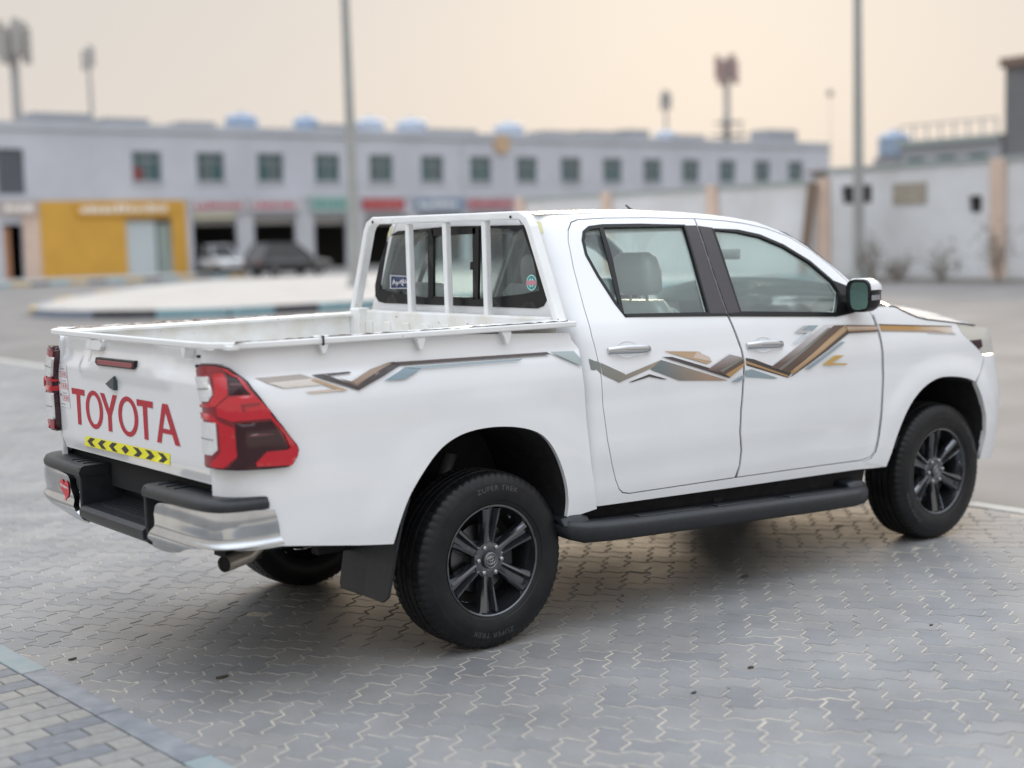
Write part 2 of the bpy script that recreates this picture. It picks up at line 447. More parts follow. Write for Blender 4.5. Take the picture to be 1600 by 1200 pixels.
# ---- doors with windows
def door(name, outline, win, trimpoly, sg, extra):
    o = panel(name, CAB, outline, M_paint, ROOT, holes=[win], mirror=sg, flange=.028, res=.026)
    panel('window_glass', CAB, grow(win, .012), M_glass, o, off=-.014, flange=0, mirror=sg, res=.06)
    panel('window_seal', CAB, grow(win, .007), M_trim, o, holes=[grow(win, -.008)], off=.003, flange=.018, mirror=sg, res=.05)
    for nm, q, off, mt in extra:
        panel(nm, CAB, CAB.path(q), mt, o, off=off, flange=.006, mirror=sg, res=.05)
    return o
RTRIM = [('pillar_trim', [(1069, 352.5), (1088, 352.5), (1090, 358), (1110, 421), (1135, 491), (1108, 490)], .002, M_pillar),
         ('quarter_bar', [(935, 354), (941, 353.5), (957, 406), (975, 492), (968, 484), (950, 410)], .0035, M_trim),
         ('waist_strip', [(976.5, 491), (1136, 490), (1138, 494), (978.5, 495.5)], .005, M_trim)]
FTRIM = [('pillar_trim', [(1091, 353), (1113, 356), (1157, 489), (1138, 491), (1113, 420), (1093, 358)], .002, M_pillar),
         ('waist_strip', [(1138, 490), (1157, 488), (1306, 490), (1332, 485), (1334, 489), (1306, 495), (1140, 494.5)], .005, M_trim),
         ('mirror_sail', [(1299, 438), (1322, 447), (1333, 462), (1336, 488), (1306, 491), (1311, 458)], .006, M_trim)]
doors = []
for mir in (False, True):
    a = door('rear_door', dr, wr, None, mir, RTRIM); b = door('front_door', df, wf, None, mir, FTRIM)
    doors.append((a, b))
# dark sheet behind the door gaps, butting the door flanges (its black stands in for the shade of the gaps)
for mir in (False, True):
    panel('door_gap_shade', CAB, grow(open_, .02), M_gap, ROOT, holes=[grow(wr, .012), grow(wf, .012)], off=-.009, flange=0, mirror=mir, res=.03)
# ---- door handles: chrome grip over a dished cup
def handle(parent, u0, v0, u1, v1, mir):
    s0, z0 = CAB.px(u0, v0); s1, z1 = CAB.px(u1, v1); sg = -1 if mir else 1
    n = 13; rings = []
    for i in range(n):
        t = i/(n-1); s_ = s0+(s1-s0)*t; z_ = z0+(z1-z0)*t
        P = CAB(s_, z_); N = CAB.normal(s_, z_)
        lift = .030*min(1, math.sin(math.pi*min(max(t, .0), 1))**.45+.12)
        hh = .020*(.70+.30*math.sin(math.pi*(t*.9+.05))); th = .010
        c = P+N*lift
        ring = []
        for k in range(10):
            a = 2*math.pi*k/10; q = c+np.array([0, 0, 1.0])*hh*math.sin(a)+N*th*math.cos(a); ring.append((q[0], q[1]*sg, q[2]))
        rings.append(ring)
    mb = MB().loft(rings, True, True)
    h = mb.build('door_handle', M_chrome, parent, smooth=True, angle=50)
    # cup behind the grip
    m = .5; sc, zc_ = s0+(s1-s0)*.47, z0+(z1-z0)*.47
    poly = [(sc+.068*math.cos(a), zc_+.004+.036*math.sin(a)) for a in np.linspace(0, 2*math.pi, 22)[:-1]]
    panel('handle_cup', CAB, poly, M_paint, h, off=.0006, flange=0, mirror=mir, res=.009,
          fn=lambda S, Z: .0015-.014*np.clip(1-((S-sc)/.068)**2-((Z-zc_-.004)/.036)**2, 0, 1)**1.3)
for mir, (a, b) in zip((False, True), doors):
    handle(a, 949, 549, 1015, 546, mir); handle(b, 1166, 541, 1222, 539, mir)

# ---- front fender, bonnet, headlight, front bumper
HOODL = [(1388, 479), (1397, 478.5), (1414.5, 488.5), (1439, 498.5), (1467, 501.5), (1491.5, 504.5), (1508, 506.5), (1523, 508.5)]
ARCH_F = smooth_px([(1523, 596), (1512, 590.5), (1488, 587.5), (1467, 589), (1446, 601.5), (1428.5, 621), (1414.5, 646), (1400.5, 681.5), (1392, 709.5), (1384, 729)])
hood_l = CAB.path(HOODL)
fend = CAB.path([(1371, 480)] + HOODL[:6] + [(1495, 508), (1502, 521), (1516, 534), (1530, 548), (1535, 555), (1536, 562), (1531, 581)] + ARCH_F) + \
       CAB.path([(1352, 724), (1361, 718), (1369.5, 706), (1374.5, 681.5), (1379, 642.5), (1381.5, 587), (1380.5, 551.5), (1374.5, 519), (1366, 493)])
FE = CAB.front[0]+quarter(.64, .74)
for mir in (False, True):
    panel('front_fender', CAB, fend, M_paint, ROOT, mirror=mir, flange=.02, off=.0025)
arch_liner(CAB, ARCH_F[::-1] + [(1531, 597), (1540, 650), (1540.5, 678), (1530, 718)], 'front_wheel_arch')
hl = CAB.path([(1496.5, 507), (1510, 508), (1524, 510.5)]) + [(FE-.36, 1.075), (FE-.30, 1.04), (FE-.30, .985)] + CAB.path([(1536, 553), (1531, 547), (1517, 533), (1503, 520)])
bump_ = CAB.path([(1538, 563), (1537, 556)]) + [(FE-.30, .975), (FE, .96), (FE, .36), (FE-.45, .36)] + CAB.path([(1530, 718), (1535, 702), (1540.5, 678), (1541, 650), (1534, 618), (1526, 598), (1533, 581)])
for mir in (False, True):
    h = panel('headlight', CAB, hl, M_chrome if False else mat('headlight_lens', (.62, .60, .55), .12, coat=1.0, metal=.2), ROOT, mirror=mir, flange=.03, off=-.002)
    panel('front_bumper', CAB, bump_, M_paint, ROOT, mirror=mir, flange=.03)
    dk = CAB.path([(1515, 532), (1525, 531), (1533, 530), (1535, 541), (1528, 547)])
    panel('lamp_bezel', CAB, dk, M_smoke, h, mirror=mir, flange=.003, off=.002)
# bonnet: lofted between the two fender lines
rows = []
hl3 = [CAB(*q) for q in hood_l]; hl3 = [np.array(p) for p in hl3]
hl3 = [hl3[0]+np.array([-.10, .02, .045])] + hl3 + [np.array([3.86, -.50, 1.06]), ]
for p in hl3:
    row = []
    for t in np.linspace(-1, 1, 25):
        yy = p[1]*(-t); c = (1-abs(t)**2.6); row.append((p[0]+.10*(1-t*t)*(1 if p[0] > 3.6 else .0), yy*(-1), p[2]+c*.112*min(1, max(.12, (3.90-p[0])/.30))))
    rows.append(row)
MB().loft(rows, closed=False, cap=False).build('bonnet', M_paint, ROOT, smooth=True)
# grille behind the bonnet edge, between the lamps
g = MB().box2((3.70, -.52, .74), (3.88, .52, 1.06)).build('grille', M_black, ROOT, bevel=.03)
for k in range(5): MB().box2((3.88, -.46, .78+.055*k), (3.90, .46, .80+.055*k)).build('grille_bar', M_chrome, g)
MB().box2((3.98, -.26, .55), (3.995+.02, .26, .66)).build('number_plate', M_white, ROOT)

# ---- roof and screen between the two side frames
roof_pts = [np.array(CAB(*q)) for q in [(.585, 1.826)] + top[1:]]
roof_pts[0] = np.array([.50, -.612, 1.826])
def crossrow(p, crown, bow=0, n=25):
    return [(p[0]+bow*(1-t*t), p[1]*(-t), p[2]+crown*(1-abs(t)**2.4)) for t in np.linspace(1, -1, n)]
nroof = 5
dens = []
for i in range(nroof):
    a, b = roof_pts[i], roof_pts[i+1]
    dens += [a+(b-a)*k/4 for k in range(4)]
dens.append(roof_pts[nroof])
rr = [crossrow(p, .022) for p in dens]
MB().loft(rr, closed=False, cap=False).build('roof', M_paint, ROOT, smooth=True)
rr = [crossrow(p*np.array([1, .985, 1]), .020-.004*i, .02+.05*i/len(roof_pts)*4) for i, p in enumerate(roof_pts[nroof:])]
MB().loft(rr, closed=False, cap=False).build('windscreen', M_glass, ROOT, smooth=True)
MB().loft([[(p[0]+.0, p[1]*t, p[2]-.035) for t in np.linspace(-.97, .97, 9)] for p in dens], closed=False, cap=False).build('headliner', M_liner, ROOT, smooth=True)

# ---- cab rear wall with the wide rear window
def yz(u, v, x): p = hit(u, v, 0, x); return (p[1], p[2])
XW = .480
ywt = lambda z: float(CAB.W(z))-.118
wall = [(-ywt(.62), .62)] + [(-ywt(z), z) for z in np.linspace(.7, 1.826, 12)] + [(ywt(z), z) for z in np.linspace(1.826, .7, 12)] + [(ywt(.62), .62)]
GL = [(595, 408), (604, 380), (612, 368), (622, 362.5), (700, 355), (826, 353), (829, 358), (853, 452), (853.5, 468), (849, 477), (840, 480.5), (720, 476.5), (602, 472.5), (592, 470), (587.5, 462), (587, 446)]
win = [yz(u, v, XW-.002) for u, v in GL]
vs, fs = fill2d(wall, [win], .06)
P = np.stack([np.full(len(vs), XW)-0.0*vs[:, 0], vs[:, 0], vs[:, 1]], 1); N = np.tile([-1.0, 0, 0], (len(vs), 1))
fs = orient(P, fs, np.array([-1.0, 0, 0]))
cr = shell('cab_rear_wall', P, N, fs, M_paint, ROOT, flange=.02)
def rearpanel(name, poly, m, parent, x, fl=.004, holes=(), res=.06):
    vs, fs = fill2d(poly, holes, res); P = np.stack([np.full(len(vs), x), vs[:, 0], vs[:, 1]], 1); N = np.tile([-1.0, 0, 0], (len(vs), 1))
    return shell(name, P, N, orient(P, fs, np.array([-1.0, 0, 0])), m, parent, fl)
def zpx(l, ox, oy, sc): return [(ox+a/sc, oy+b/sc) for a, b in l]
Zr = lambda l: [yz(540+a/4.444, 310+b/4.444, XW-.004) for a, b in l]
inner = grow(win, -.028) if True else win
rw = rearpanel('rear_window_frame', grow(win, .004), M_trim, ROOT, XW-.004, .01, holes=[Zr([(290, 262), (560, 228), (980, 208), (1225, 212), (1300, 420), (1345, 640), (1225, 665), (900, 700), (560, 690), (330, 655), (238, 628)])])
rearpanel('left_pane', Zr([(284, 258), (575, 226), (575, 695), (330, 660), (232, 632)]), M_rglass, rw, XW+.004, 0)
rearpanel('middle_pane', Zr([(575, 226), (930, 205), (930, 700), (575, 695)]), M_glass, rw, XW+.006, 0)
rearpanel('right_pane', Zr([(930, 205), (1230, 208), (1306, 420), (1352, 645), (1225, 670), (930, 705)]), M_rglass, rw, XW+.004, 0)
for a in ([(575, 220), (612, 218), (612, 697), (578, 696)], [(885, 205), (930, 203), (922, 700), (888, 700)], [(600, 215), (905, 200), (905, 245), (605, 262)], [(605, 680), (905, 688), (905, 705), (605, 697)], [(870, 440), (888, 440), (888, 495), (868, 495)]):
    rearpanel('slider_rail', Zr(a), M_trim, rw, XW-.008, .014)
st = rearpanel('window_sticker', Zr([(310, 532), (452, 540), (452, 626), (310, 628)]), mat('sticker_edge', (.55, .58, .62), .5), rw, XW-.0048, 0)
rearpanel('sticker_field', Zr([(317, 539), (448, 546), (448, 620), (317, 622)]), mat('navy_vinyl', (.015, .03, .085), .45), st, XW-.0056, 0)
def strokes(lines, wd, fn):
    """thin ribbons along 2-D polylines; fn maps 2-D to 3-D"""
    mb = MB()
    for ln in lines:
        for (a, b) in zip(ln[:-1], ln[1:]):
            a = np.array(a, float); b = np.array(b, float); d = b-a; L = np.linalg.norm(d)
            if L < 1e-9: continue
            n = np.array([-d[1], d[0]])/L*wd/2; e = d/L*wd*.3
            mb.add([fn(*(a-e+n)), fn(*(b+e+n)), fn(*(b+e-n)), fn(*(a-e-n))], [(0, 1, 2, 3)])
    return mb
fz = lambda a, b: (XW-.0064, *yz(540+a/4.444, 310+b/4.444, XW-.0064))
M_wv = mat('white_vinyl', (.78, .78, .78), .5)
strokes([[(328, 596), (336, 560), (340, 590), (352, 592), (352, 576), (362, 592), (372, 578), (374, 592), (386, 566), (398, 590)], [(398, 560), (402, 586), (416, 586), (414, 566)], [(424, 588), (428, 572), (436, 588), (444, 574)], [(352, 606), (372, 584)], [(384, 588), (400, 606)]], 5, fz).build('sticker_script', M_wv, st)
def disc2(cx, cy, rx, ry, n=24): return [(cx+rx*math.cos(t), cy+ry*math.sin(t)) for t in np.linspace(0, 2*math.pi, n+1)[:-1]]
st2 = rearpanel('round_sticker', Zr(disc2(1292, 585, 36, 56)), mat('pale_teal_vinyl', (.42, .66, .62), .5), rw, XW-.0048, 0)
rearpanel('sticker_ring', Zr(disc2(1292, 585, 30, 48)), mat('teal_vinyl', (.05, .27, .26), .5), st2, XW-.0054, 0)
rearpanel('sticker_core', Zr(disc2(1292, 585, 19, 32)), mat('pale_teal_vinyl', (), 0), st2, XW-.0060, 0)
rearpanel('sticker_band', Zr([(1258, 570), (1326, 570), (1326, 602), (1258, 602)]), mat('pink_vinyl', (.50, .22, .27), .5), st2, XW-.0066, 0)
rearpanel('sticker_bar', Zr([(1289, 540), (1296, 540), (1296, 632), (1289, 632)]), mat('teal_vinyl', (), 0), st2, XW-.0063, 0)

# ---- cargo box: floor, inner walls, caps
def box_part(name, a, b, m=M_bed, par=ROOT, bev=.006): return MB().box2(a, b).build(name, m, par, bevel=bev)
box_part('bed_floor', (-1.14, -.56, .99), (.40, .56, 1.005))
for sg in (1, -1):
    box_part('bed_inner_wall', (-1.14, sg*.79, 1.0), (.43, sg*.815, 1.352))
    mbw = MB().loft([[(x, sg*y, z) for y, z in ((.765, 1.345+.012*0), (.765, 1.358), (.80, 1.366), (.885, 1.362), (.885, 1.345))] for x in (-1.18, -.7, -.2, .2, .445)], True, True)
    mbw.build('bed_wall_cap', M_bed if sg > 0 else M_white, ROOT, bevel=.003)
    box_part('inner_wheel_house', (-1.14, sg*.40, .985), (.40, sg*.795, 1.01), bev=.03)
hd = box_part('bed_header', (.405, -.80, 1.0), (.445, .80, 1.375), bev=.01)
for k in range(9): box_part('header_rib', (.396, -.72+.17*k, 1.02), (.407, -.66+.17*k, 1.32), par=hd, bev=.004)
box_part('corner_post', (.36, .70, 1.01), (.43, .79, 1.385))

# ---- headboard rack
xr = .425
def rackpt(y, z): return (xr, y, z)
leg = [(-.842, 1.355), (-.665, 1.765), (-.64, 1.802), (-.60, 1.822)]
legl = [(.842, 1.355), (.672, 1.778), (.648, 1.810), (.605, 1.830)]
path = leg + legl[::-1]
def bar_profile(path, hw, x0, x1):
    rings = []
    for i, p in enumerate(path):
        a = np.array(path[max(i-1, 0)]); b = np.array(path[min(i+1, len(path)-1)]); t = (b-a)/np.linalg.norm(b-a); n = np.array([-t[1], t[0]])
        if i in (0,): n = np.array([1, 0.0])*(-1 if n[0] < 0 else 1)
        q0, q1 = np.array(p)+n*hw, np.array(p)-n*hw
        rings.append([(x0, *q0), (x1, *q0), (x1, *q1), (x0, *q1)])
    return MB().loft(rings, True, True)
rack = bar_profile(path, .0185, xr-.026, xr+.026).build('headboard_frame', M_white, ROOT, bevel=.008)
for y in (.305, -.012, -.325):
    zt = 1.806
    bar_profile([(y, 1.36), (y, zt)], .0165, xr-.016, xr+.016).build('headboard_bar', M_white, rack, bevel=.005)
for y, z in ((.59, 1.827), (-.55, 1.82)):
    MB().box((xr-.031, y, z-.004), (.004, .010, .012)).build('rack_hole', M_gap, rack)
# masking tape left on the cab corners
for s0, z0, mir in ((.50, 1.795, False), (.50, 1.80, True)):
    panel('tape_scrap', CAB, [(RE+.02, 1.745), (RE+.09, 1.74), (RE+.10, 1.79), (RE+.03, 1.80)], mat('pale_tape', (.72, .68, .40), .7), cr, off=.0025, flange=.002, mirror=mir, res=.03)

# ---- rail hooked round the box
def railz(x): return 1.362-.014*(x+1.2)/1.65
rp = [(.455, -.905), (.0, -.906), (-.6, -.906), (-1.0, -.904), (-1.11, -.888), (-1.17, -.85), (-1.208, -.78), (-1.218, -.69), (-1.222, 0), (-1.218, .69), (-1.208, .78), (-1.17, .85), (-1.11, .888), (-1.0, .904), (0, .906), (.455, .905)]
rings = []
for i, p in enumerate(rp):
    a = np.array(rp[max(i-1, 0)]); b = np.array(rp[min(i+1, len(rp)-1)]); t = (b-a)/np.linalg.norm(b-a); n = np.array([-t[1], t[0]])
    if n @ np.array([p[0]+.3, p[1]]) < 0: n = -n
    z = railz(p[0]); rings.append([(p[0]+n[0]*q, p[1]+n[1]*q, z+h) for q, h in ((.012, -.0125), (.012, .0115), (-.012, .0115), (-.012, -.0125))])
rail = MB().loft(rings, True, True).build('bed_rail', M_white, ROOT, bevel=.005)
xs_ = np.linspace(-1.15, .43, 60); M_rust = mat('rusty_seam', (.16, .10, .07), .9, dirt=(.55, .50, .45), vscale=22)
for sg in (-1, 1):
    a_ = [(x, sg*(.872+.004*rng.random()), railz(x)+.002) for x in xs_]; b_ = [(x, sg*.892, railz(x)+.012+.006*rng.random()) for x in xs_]
    MB().loft([a_, b_], False, False).build('rust_seam', M_rust, rail, fixn=False)
def hook(px_u, px_v, side):
    if side == 'right':
        p = hit(px_u, px_v, 1, -.897); c = [p[0], p[2]]
        f0 = lambda a, b: (c[0]+a, -.912, c[1]+b); f1 = lambda a, b: (c[0]+a+.004, -.876, c[1]+b)
        MB().prism([(-.030, .045), (.032, .045), (.030, .012), (.018, -.022), (.002, -.024), (-.006, .004)], f0, f1).build('rail_hook', M_white, rail, bevel=.003)
    else:
        p = hit(px_u, px_v, 0, -1.235); c = [p[1], p[2]]
        f0 = lambda a, b: (-1.228, c[0]+a, c[1]+b); f1 = lambda a, b: (-1.185, c[0]+a, c[1]+b)
        MB().prism([(-.028, .035), (.026, .035), (.024, .010), (.012, -.024), (-.006, -.026), (-.014, 0)][::-1], f0, f1).build('rail_hook', M_white, rail, bevel=.003)
for u, v in ((500, 543), (652, 538), (787, 529)): hook(u, v, 'right')
for u, v in ((137, 535), (283, 549)): hook(u, v, 'rear')
MB().box2((-.803, -.9225, 1.342), (-.797, -.89, 1.378)).build('rail_joint', M_gap, rail)

# ---- tailgate
XT = -1.205
def emboss(y, z):
    sm = lambda a, b, t: np.clip((t-a)/(b-a), 0, 1)**2*(3-2*np.clip((t-a)/(b-a), 0, 1))
    top_ = sm(1.225, 1.262, z+.0*y)                                # step back under the rail
    mid = sm(.50, .42, np.abs(y-.02))*sm(1.175, 1.20, z)            # raised brow round the stop lamp
    return -.020*top_*(1-sm(.40, .30, np.abs(y-.02)))+.010*mid*(1-sm(1.25, 1.30, z))-.012*sm(.885, .845, z)
tg = [(-.742, .838), (-.748, .86), (-.748, 1.345), (.748, 1.345), (.748, .86), (.742, .838)]
vs, fs = fill2d(tg, [], .022)
P = np.stack([XT-emboss(vs[:, 0], vs[:, 1]), vs[:, 0], vs[:, 1]], 1); N = np.tile([-1.0, 0, 0], (len(vs), 1))
TG = shell('tailgate', P, N, orient(P, fs, np.array([-1.0, 0, 0])), M_paint, ROOT, flange=.02)
box_part('tailgate_inner', (-1.165, -.74, .85), (-1.15, .74, 1.35), par=TG)
box_part('tailgate_gap', (-1.148, -.80, .70), (-1.144, .80, 1.33), M_gap, ROOT, bev=0)
def tz(u, v, x=XT): p = hit(u, v, 0, x); return (p[1], p[2])
def tgpanel(name, poly, m, parent, dx=.002, fl=0, holes=(), res=.08): return rearpanel(name, poly, m, parent, XT-dx, fl, holes, res)
# latch blocks, stop lamp, handle
latch = MB().prism([tz(*q) for q in ((143, 531), (163, 531), (165, 541), (163, 548), (144, 546), (140, 540))], lambda y, z: (XT+.005, y, z), lambda y, z: (XT-.022, y, z)).build('tailgate_latch', M_white, TG, bevel=.005)
sl = MB().prism([tz(*q) for q in ((156.5, 557.5), (217.5, 563.5), (218, 573), (214.5, 577), (159, 570.5), (155.5, 566))], lambda y, z: (XT+.0, y, z), lambda y, z: (XT-.022, y, z)).build('stop_lamp', M_trim, TG, bevel=.004)
MB().prism([tz(*q) for q in ((159, 561), (215, 567), (215, 572), (212.5, 574.5), (160.5, 568.5))], lambda y, z: (XT-.02, y, z), lambda y, z: (XT-.0245, y, z)).build('stop_lamp_lens', mat('dull_red_lens', (.26, .012, .018), .25, coat=.8), sl, bevel=.002)
hk = [tz(*q) for q in ((183.5, 587), (184, 610), (177, 606), (170, 599))]
MB().prism(hk, lambda y, z: (XT+.004, y, z), lambda y, z: (XT-.018, y, z)).build('tailgate_handle', mat('dark_green_plastic', (.03, .05, .05), .3, coat=.4), TG, bevel=.003)
# panel bolts near the right lamp
for u, v in ((310, 557), (308, 572)): p = tz(u, v); MB().tube([(XT+.01, *p), (XT-.006, *p)], .006, 8).build('bump_stop', M_gap, TG)
# lettering
H0, H1 = .958, 1.117
def letter(polys, holes=()):
    o = tgpanel('letter', polys, M_redtxt, TG, .0016, .0, holes, .2); return o
def q_(y, t): return (y, H0+(H1-H0)*t)
def T_(y0, y1):
    c = (y0+y1)/2; return [q_(y0, 1), q_(y1, 1), q_(y1+.002, .83), q_(c-.021, .84), q_(c-.019, 0), q_(c+.019, 0), q_(c+.021, .84), q_(y0-.002, .83)]
def O_(y0, y1):
    c = (y0+y1)/2; a = abs(y1-y0)/2; zc = (H0+H1)/2; b = (H1-H0)/2+.004
    return disc2(c, zc, a, b, 40), disc2(c, zc, a-.036, b-.020, 40)
letter(T_(.606, .456))
a, b = O_(.449, .258); letter(a, [b])
letter([q_(.280, 1), q_(.234, 1), q_(.187, .60), q_(.142, 1), q_(.098, 1), q_(.166, .42), q_(.166, 0), q_(.206, 0), q_(.206, .42)])
a, b = O_(.092, -.110); letter(a, [b])
letter(T_(-.103, -.262))
letter([q_(-.350, 1), q_(-.402, 1), q_(-.500, .02), q_(-.453, .02), q_(-.430, .26), q_(-.340, .26), q_(-.326, 0), q_(-.284, 0)], [[q_(-.346, .38), q_(-.376, .80), q_(-.415, .38)]])
# chevron tape
tape = tgpanel('chevron_tape', [tz(*q) for q in ((134, 681), (266.5, 709), (266, 726.5), (133, 696))], M_yellow, TG, .0018)
y0, z0 = tz(134.5, 688.5); y1, z1 = tz(266, 718)
hh = (tz(134, 681)[1]-tz(133, 696)[1])*.42
for k in range(7):
    t = (k+.6)/7.2; yc, zc = y0+(y1-y0)*t, z0+(z1-z0)*t
    if k == 3: q = [(yc+.040, zc), (yc, zc+hh), (yc-.040, zc), (yc, zc-hh)]
    else:
        d = 1 if k < 3 else -1
        q = [(yc+d*.052, zc), (yc+d*.012, zc+hh), (yc-d*.040, zc+hh), (yc+d*.002, zc), (yc-d*.040, zc-hh), (yc+d*.012, zc-hh)]
    tgpanel('chevron', q, M_blackvinyl, tape, .0026)
# load label: rows of small print and red boxes
lab = tgpanel('load_label', [tz(*q) for q in ((88, 568), (103.5, 569.5), (110.5, 638), (96.5, 634))], mat('label_white', (.74, .74, .75), .45), TG, .0018)
def lp(a, b): p = [np.array(tz(*q)) for q in ((88, 568), (103.5, 569.5), (110.5, 638), (96.5, 634))]; e = p[0]+(p[1]-p[0])*a; f = p[3]+(p[2]-p[3])*a; return tuple(e+(f-e)*b)
bx, gy_, bl = [], [], []
for r0 in (.17, .44, .72):
    for (a, b, a1, b1) in ((.3, r0, .95, r0+.012), (.3, r0+.12, .95, r0+.132), (.3, r0, .34, r0+.13), (.91, r0, .95, r0+.13), (.46, r0+.03, .56, r0+.10), (.66, r0+.03, .82, r0+.045), (.66, r0+.06, .82, r0+.072), (.66, r0+.09, .82, r0+.10), (.66, r0+.03, .70, r0+.10), (.78, r0+.03, .82, r0+.10)):
        bx.append((a, b, a1, b1))
    gy_ += [(.38+.12*i, r0-.07+.008*(i % 2), .45+.12*i, r0-.035) for i in range(4)]
    bl.append((.08, r0-.02, .2, r0+.03))
gy_ += [(.2+.1*i, .03+.01*(i % 3), .27+.1*i, .055) for i in range(6)] + [(.35+.12*i, .085, .42+.12*i, .11) for i in range(4)]
bl += [(.08, .06, .2, .10), (.06, .93, .5, .945)]
for nm, L, m in (('red_print', bx, mat('red_print', (.62, .10, .12), .5)), ('grey_print', gy_, mat('grey_print', (.34, .34, .38), .5)), ('black_print', bl, M_blackvinyl)):
    mb = MB()
    for a, b, a1, b1 in L: mb.add([(XT-.0024, *lp(a, b)), (XT-.0024, *lp(a1, b)), (XT-.0024, *lp(a1, b1)), (XT-.0024, *lp(a, b1))], [(0, 1, 2, 3)])
    mb.build(nm, m, lab, fixn=False)

# ---- tail lamps
TLo = [(105, 185), (120, 158), (150, 147), (250, 155), (330, 190), (400, 245), (480, 330), (600, 480), (720, 640), (820, 770), (875, 840), (892, 880), (880, 935), (840, 1005), (800, 1030), (650, 1046), (450, 1052), (340, 1045), (235, 1034)]
Zt = lambda l: BED.path([(300+a/5.456, 540+b/5.456) for a, b in l])
tl_out = Zt(TLo) + [(-1.288, .912), (-1.288, .95), (-1.289, 1.05), (-1.289, 1.15), (-1.288, 1.27)]
tl_out[0] = (-1.285, tl_out[0][1])
LPARTS = [('smoked_panel', [(318, 225), (345, 250), (412, 330), (492, 428), (350, 440), (330, 310)], M_smoke, .028),
          ('smoked_panel', [(392, 655), (655, 638), (700, 700), (795, 862), (780, 878), (622, 890), (535, 985), (545, 1022), (340, 1036), (412, 940), (402, 780)], M_smoke, .028),
          ('bright_bar', [(282, 510), (352, 455), (522, 440), (560, 470), (642, 552), (652, 600), (640, 616), (372, 632), (290, 590)], M_red2, .038),
          ('bright_strip', [(282, 190), (330, 208), (400, 285), (520, 432), (685, 628), (800, 772), (868, 862), (868, 915), (815, 1012), (548, 1018), (538, 992), (622, 900), (785, 880), (806, 862), (752, 745), (648, 618), (492, 426), (400, 312), (318, 222)], M_red2, .034),
          ('frame_strip', [(240, 245), (300, 235), (332, 330), (342, 440), (270, 510), (200, 520), (110, 520), (110, 495), (205, 495), (250, 440), (256, 400)], M_red2, .030),
          ('frame_strip', [(110, 560), (235, 575), (300, 640), (390, 690), (408, 930), (325, 1025), (235, 1020), (235, 985), (275, 945), (308, 890), (290, 660), (220, 625), (120, 612)], M_red2, .030)]
bulge = lambda S, Z: .030*np.exp(-((S+1.185)/.075)**2)
for mir in (False, True):
    L = panel('tail_lamp', BED, tl_out, M_smoke, ROOT, off=.020, flange=.05, mirror=mir, res=.02, fn=bulge)
    panel('red_lens', BED, grow(tl_out, -.009), M_red, L, off=.026, flange=.007, mirror=mir, res=.02, fn=bulge)
    for nm, q, m, off in LPARTS:
        panel(nm, BED, Zt(q), m, L, off=off, flange=.012, mirror=mir, res=.02, fn=bulge)
    for z0, z1, sa in ((1.158, 1.248, Zt([(235, 350)])[0][0]), (.965, 1.085, Zt([(285, 780)])[0][0])):
        q = [(-1.284, z0), (sa-.022, z0), (sa, z0+.022), (sa-.004, z1), (-1.284, z1)]
        panel('clear_lens', BED, q, M_clear, L, off=.0315, flange=.012, mirror=mir, res=.012, fn=bulge)
        for k in range(2, 3): panel('lens_ridge', BED, [(-1.284, z0+(z1-z0)*k/4-.002), (sa-.014, z0+(z1-z0)*k/4-.002), (sa-.014, z0+(z1-z0)*k/4+.002), (-1.284, z0+(z1-z0)*k/4+.002)], M_steel, L, off=.0335, flange=.004, mirror=mir, res=.02, fn=bulge)
    for q in ([(350, 348), (432, 345), (440, 358), (356, 362)], [(470, 742), (600, 733), (690, 740), (600, 758), (490, 764)]):
        panel('lens_rib', BED, Zt(q), mat('smoked_rib', (.09, .015, .022), .2, coat=1), L, off=.031, flange=.004, mirror=mir, res=.02, fn=bulge)
    panel('bar_rib', BED, Zt([(432, 500), (560, 488), (565, 500), (455, 512), (462, 556), (450, 556)]), M_red, L, off=.041, flange=.004, mirror=mir, res=.02, fn=bulge)

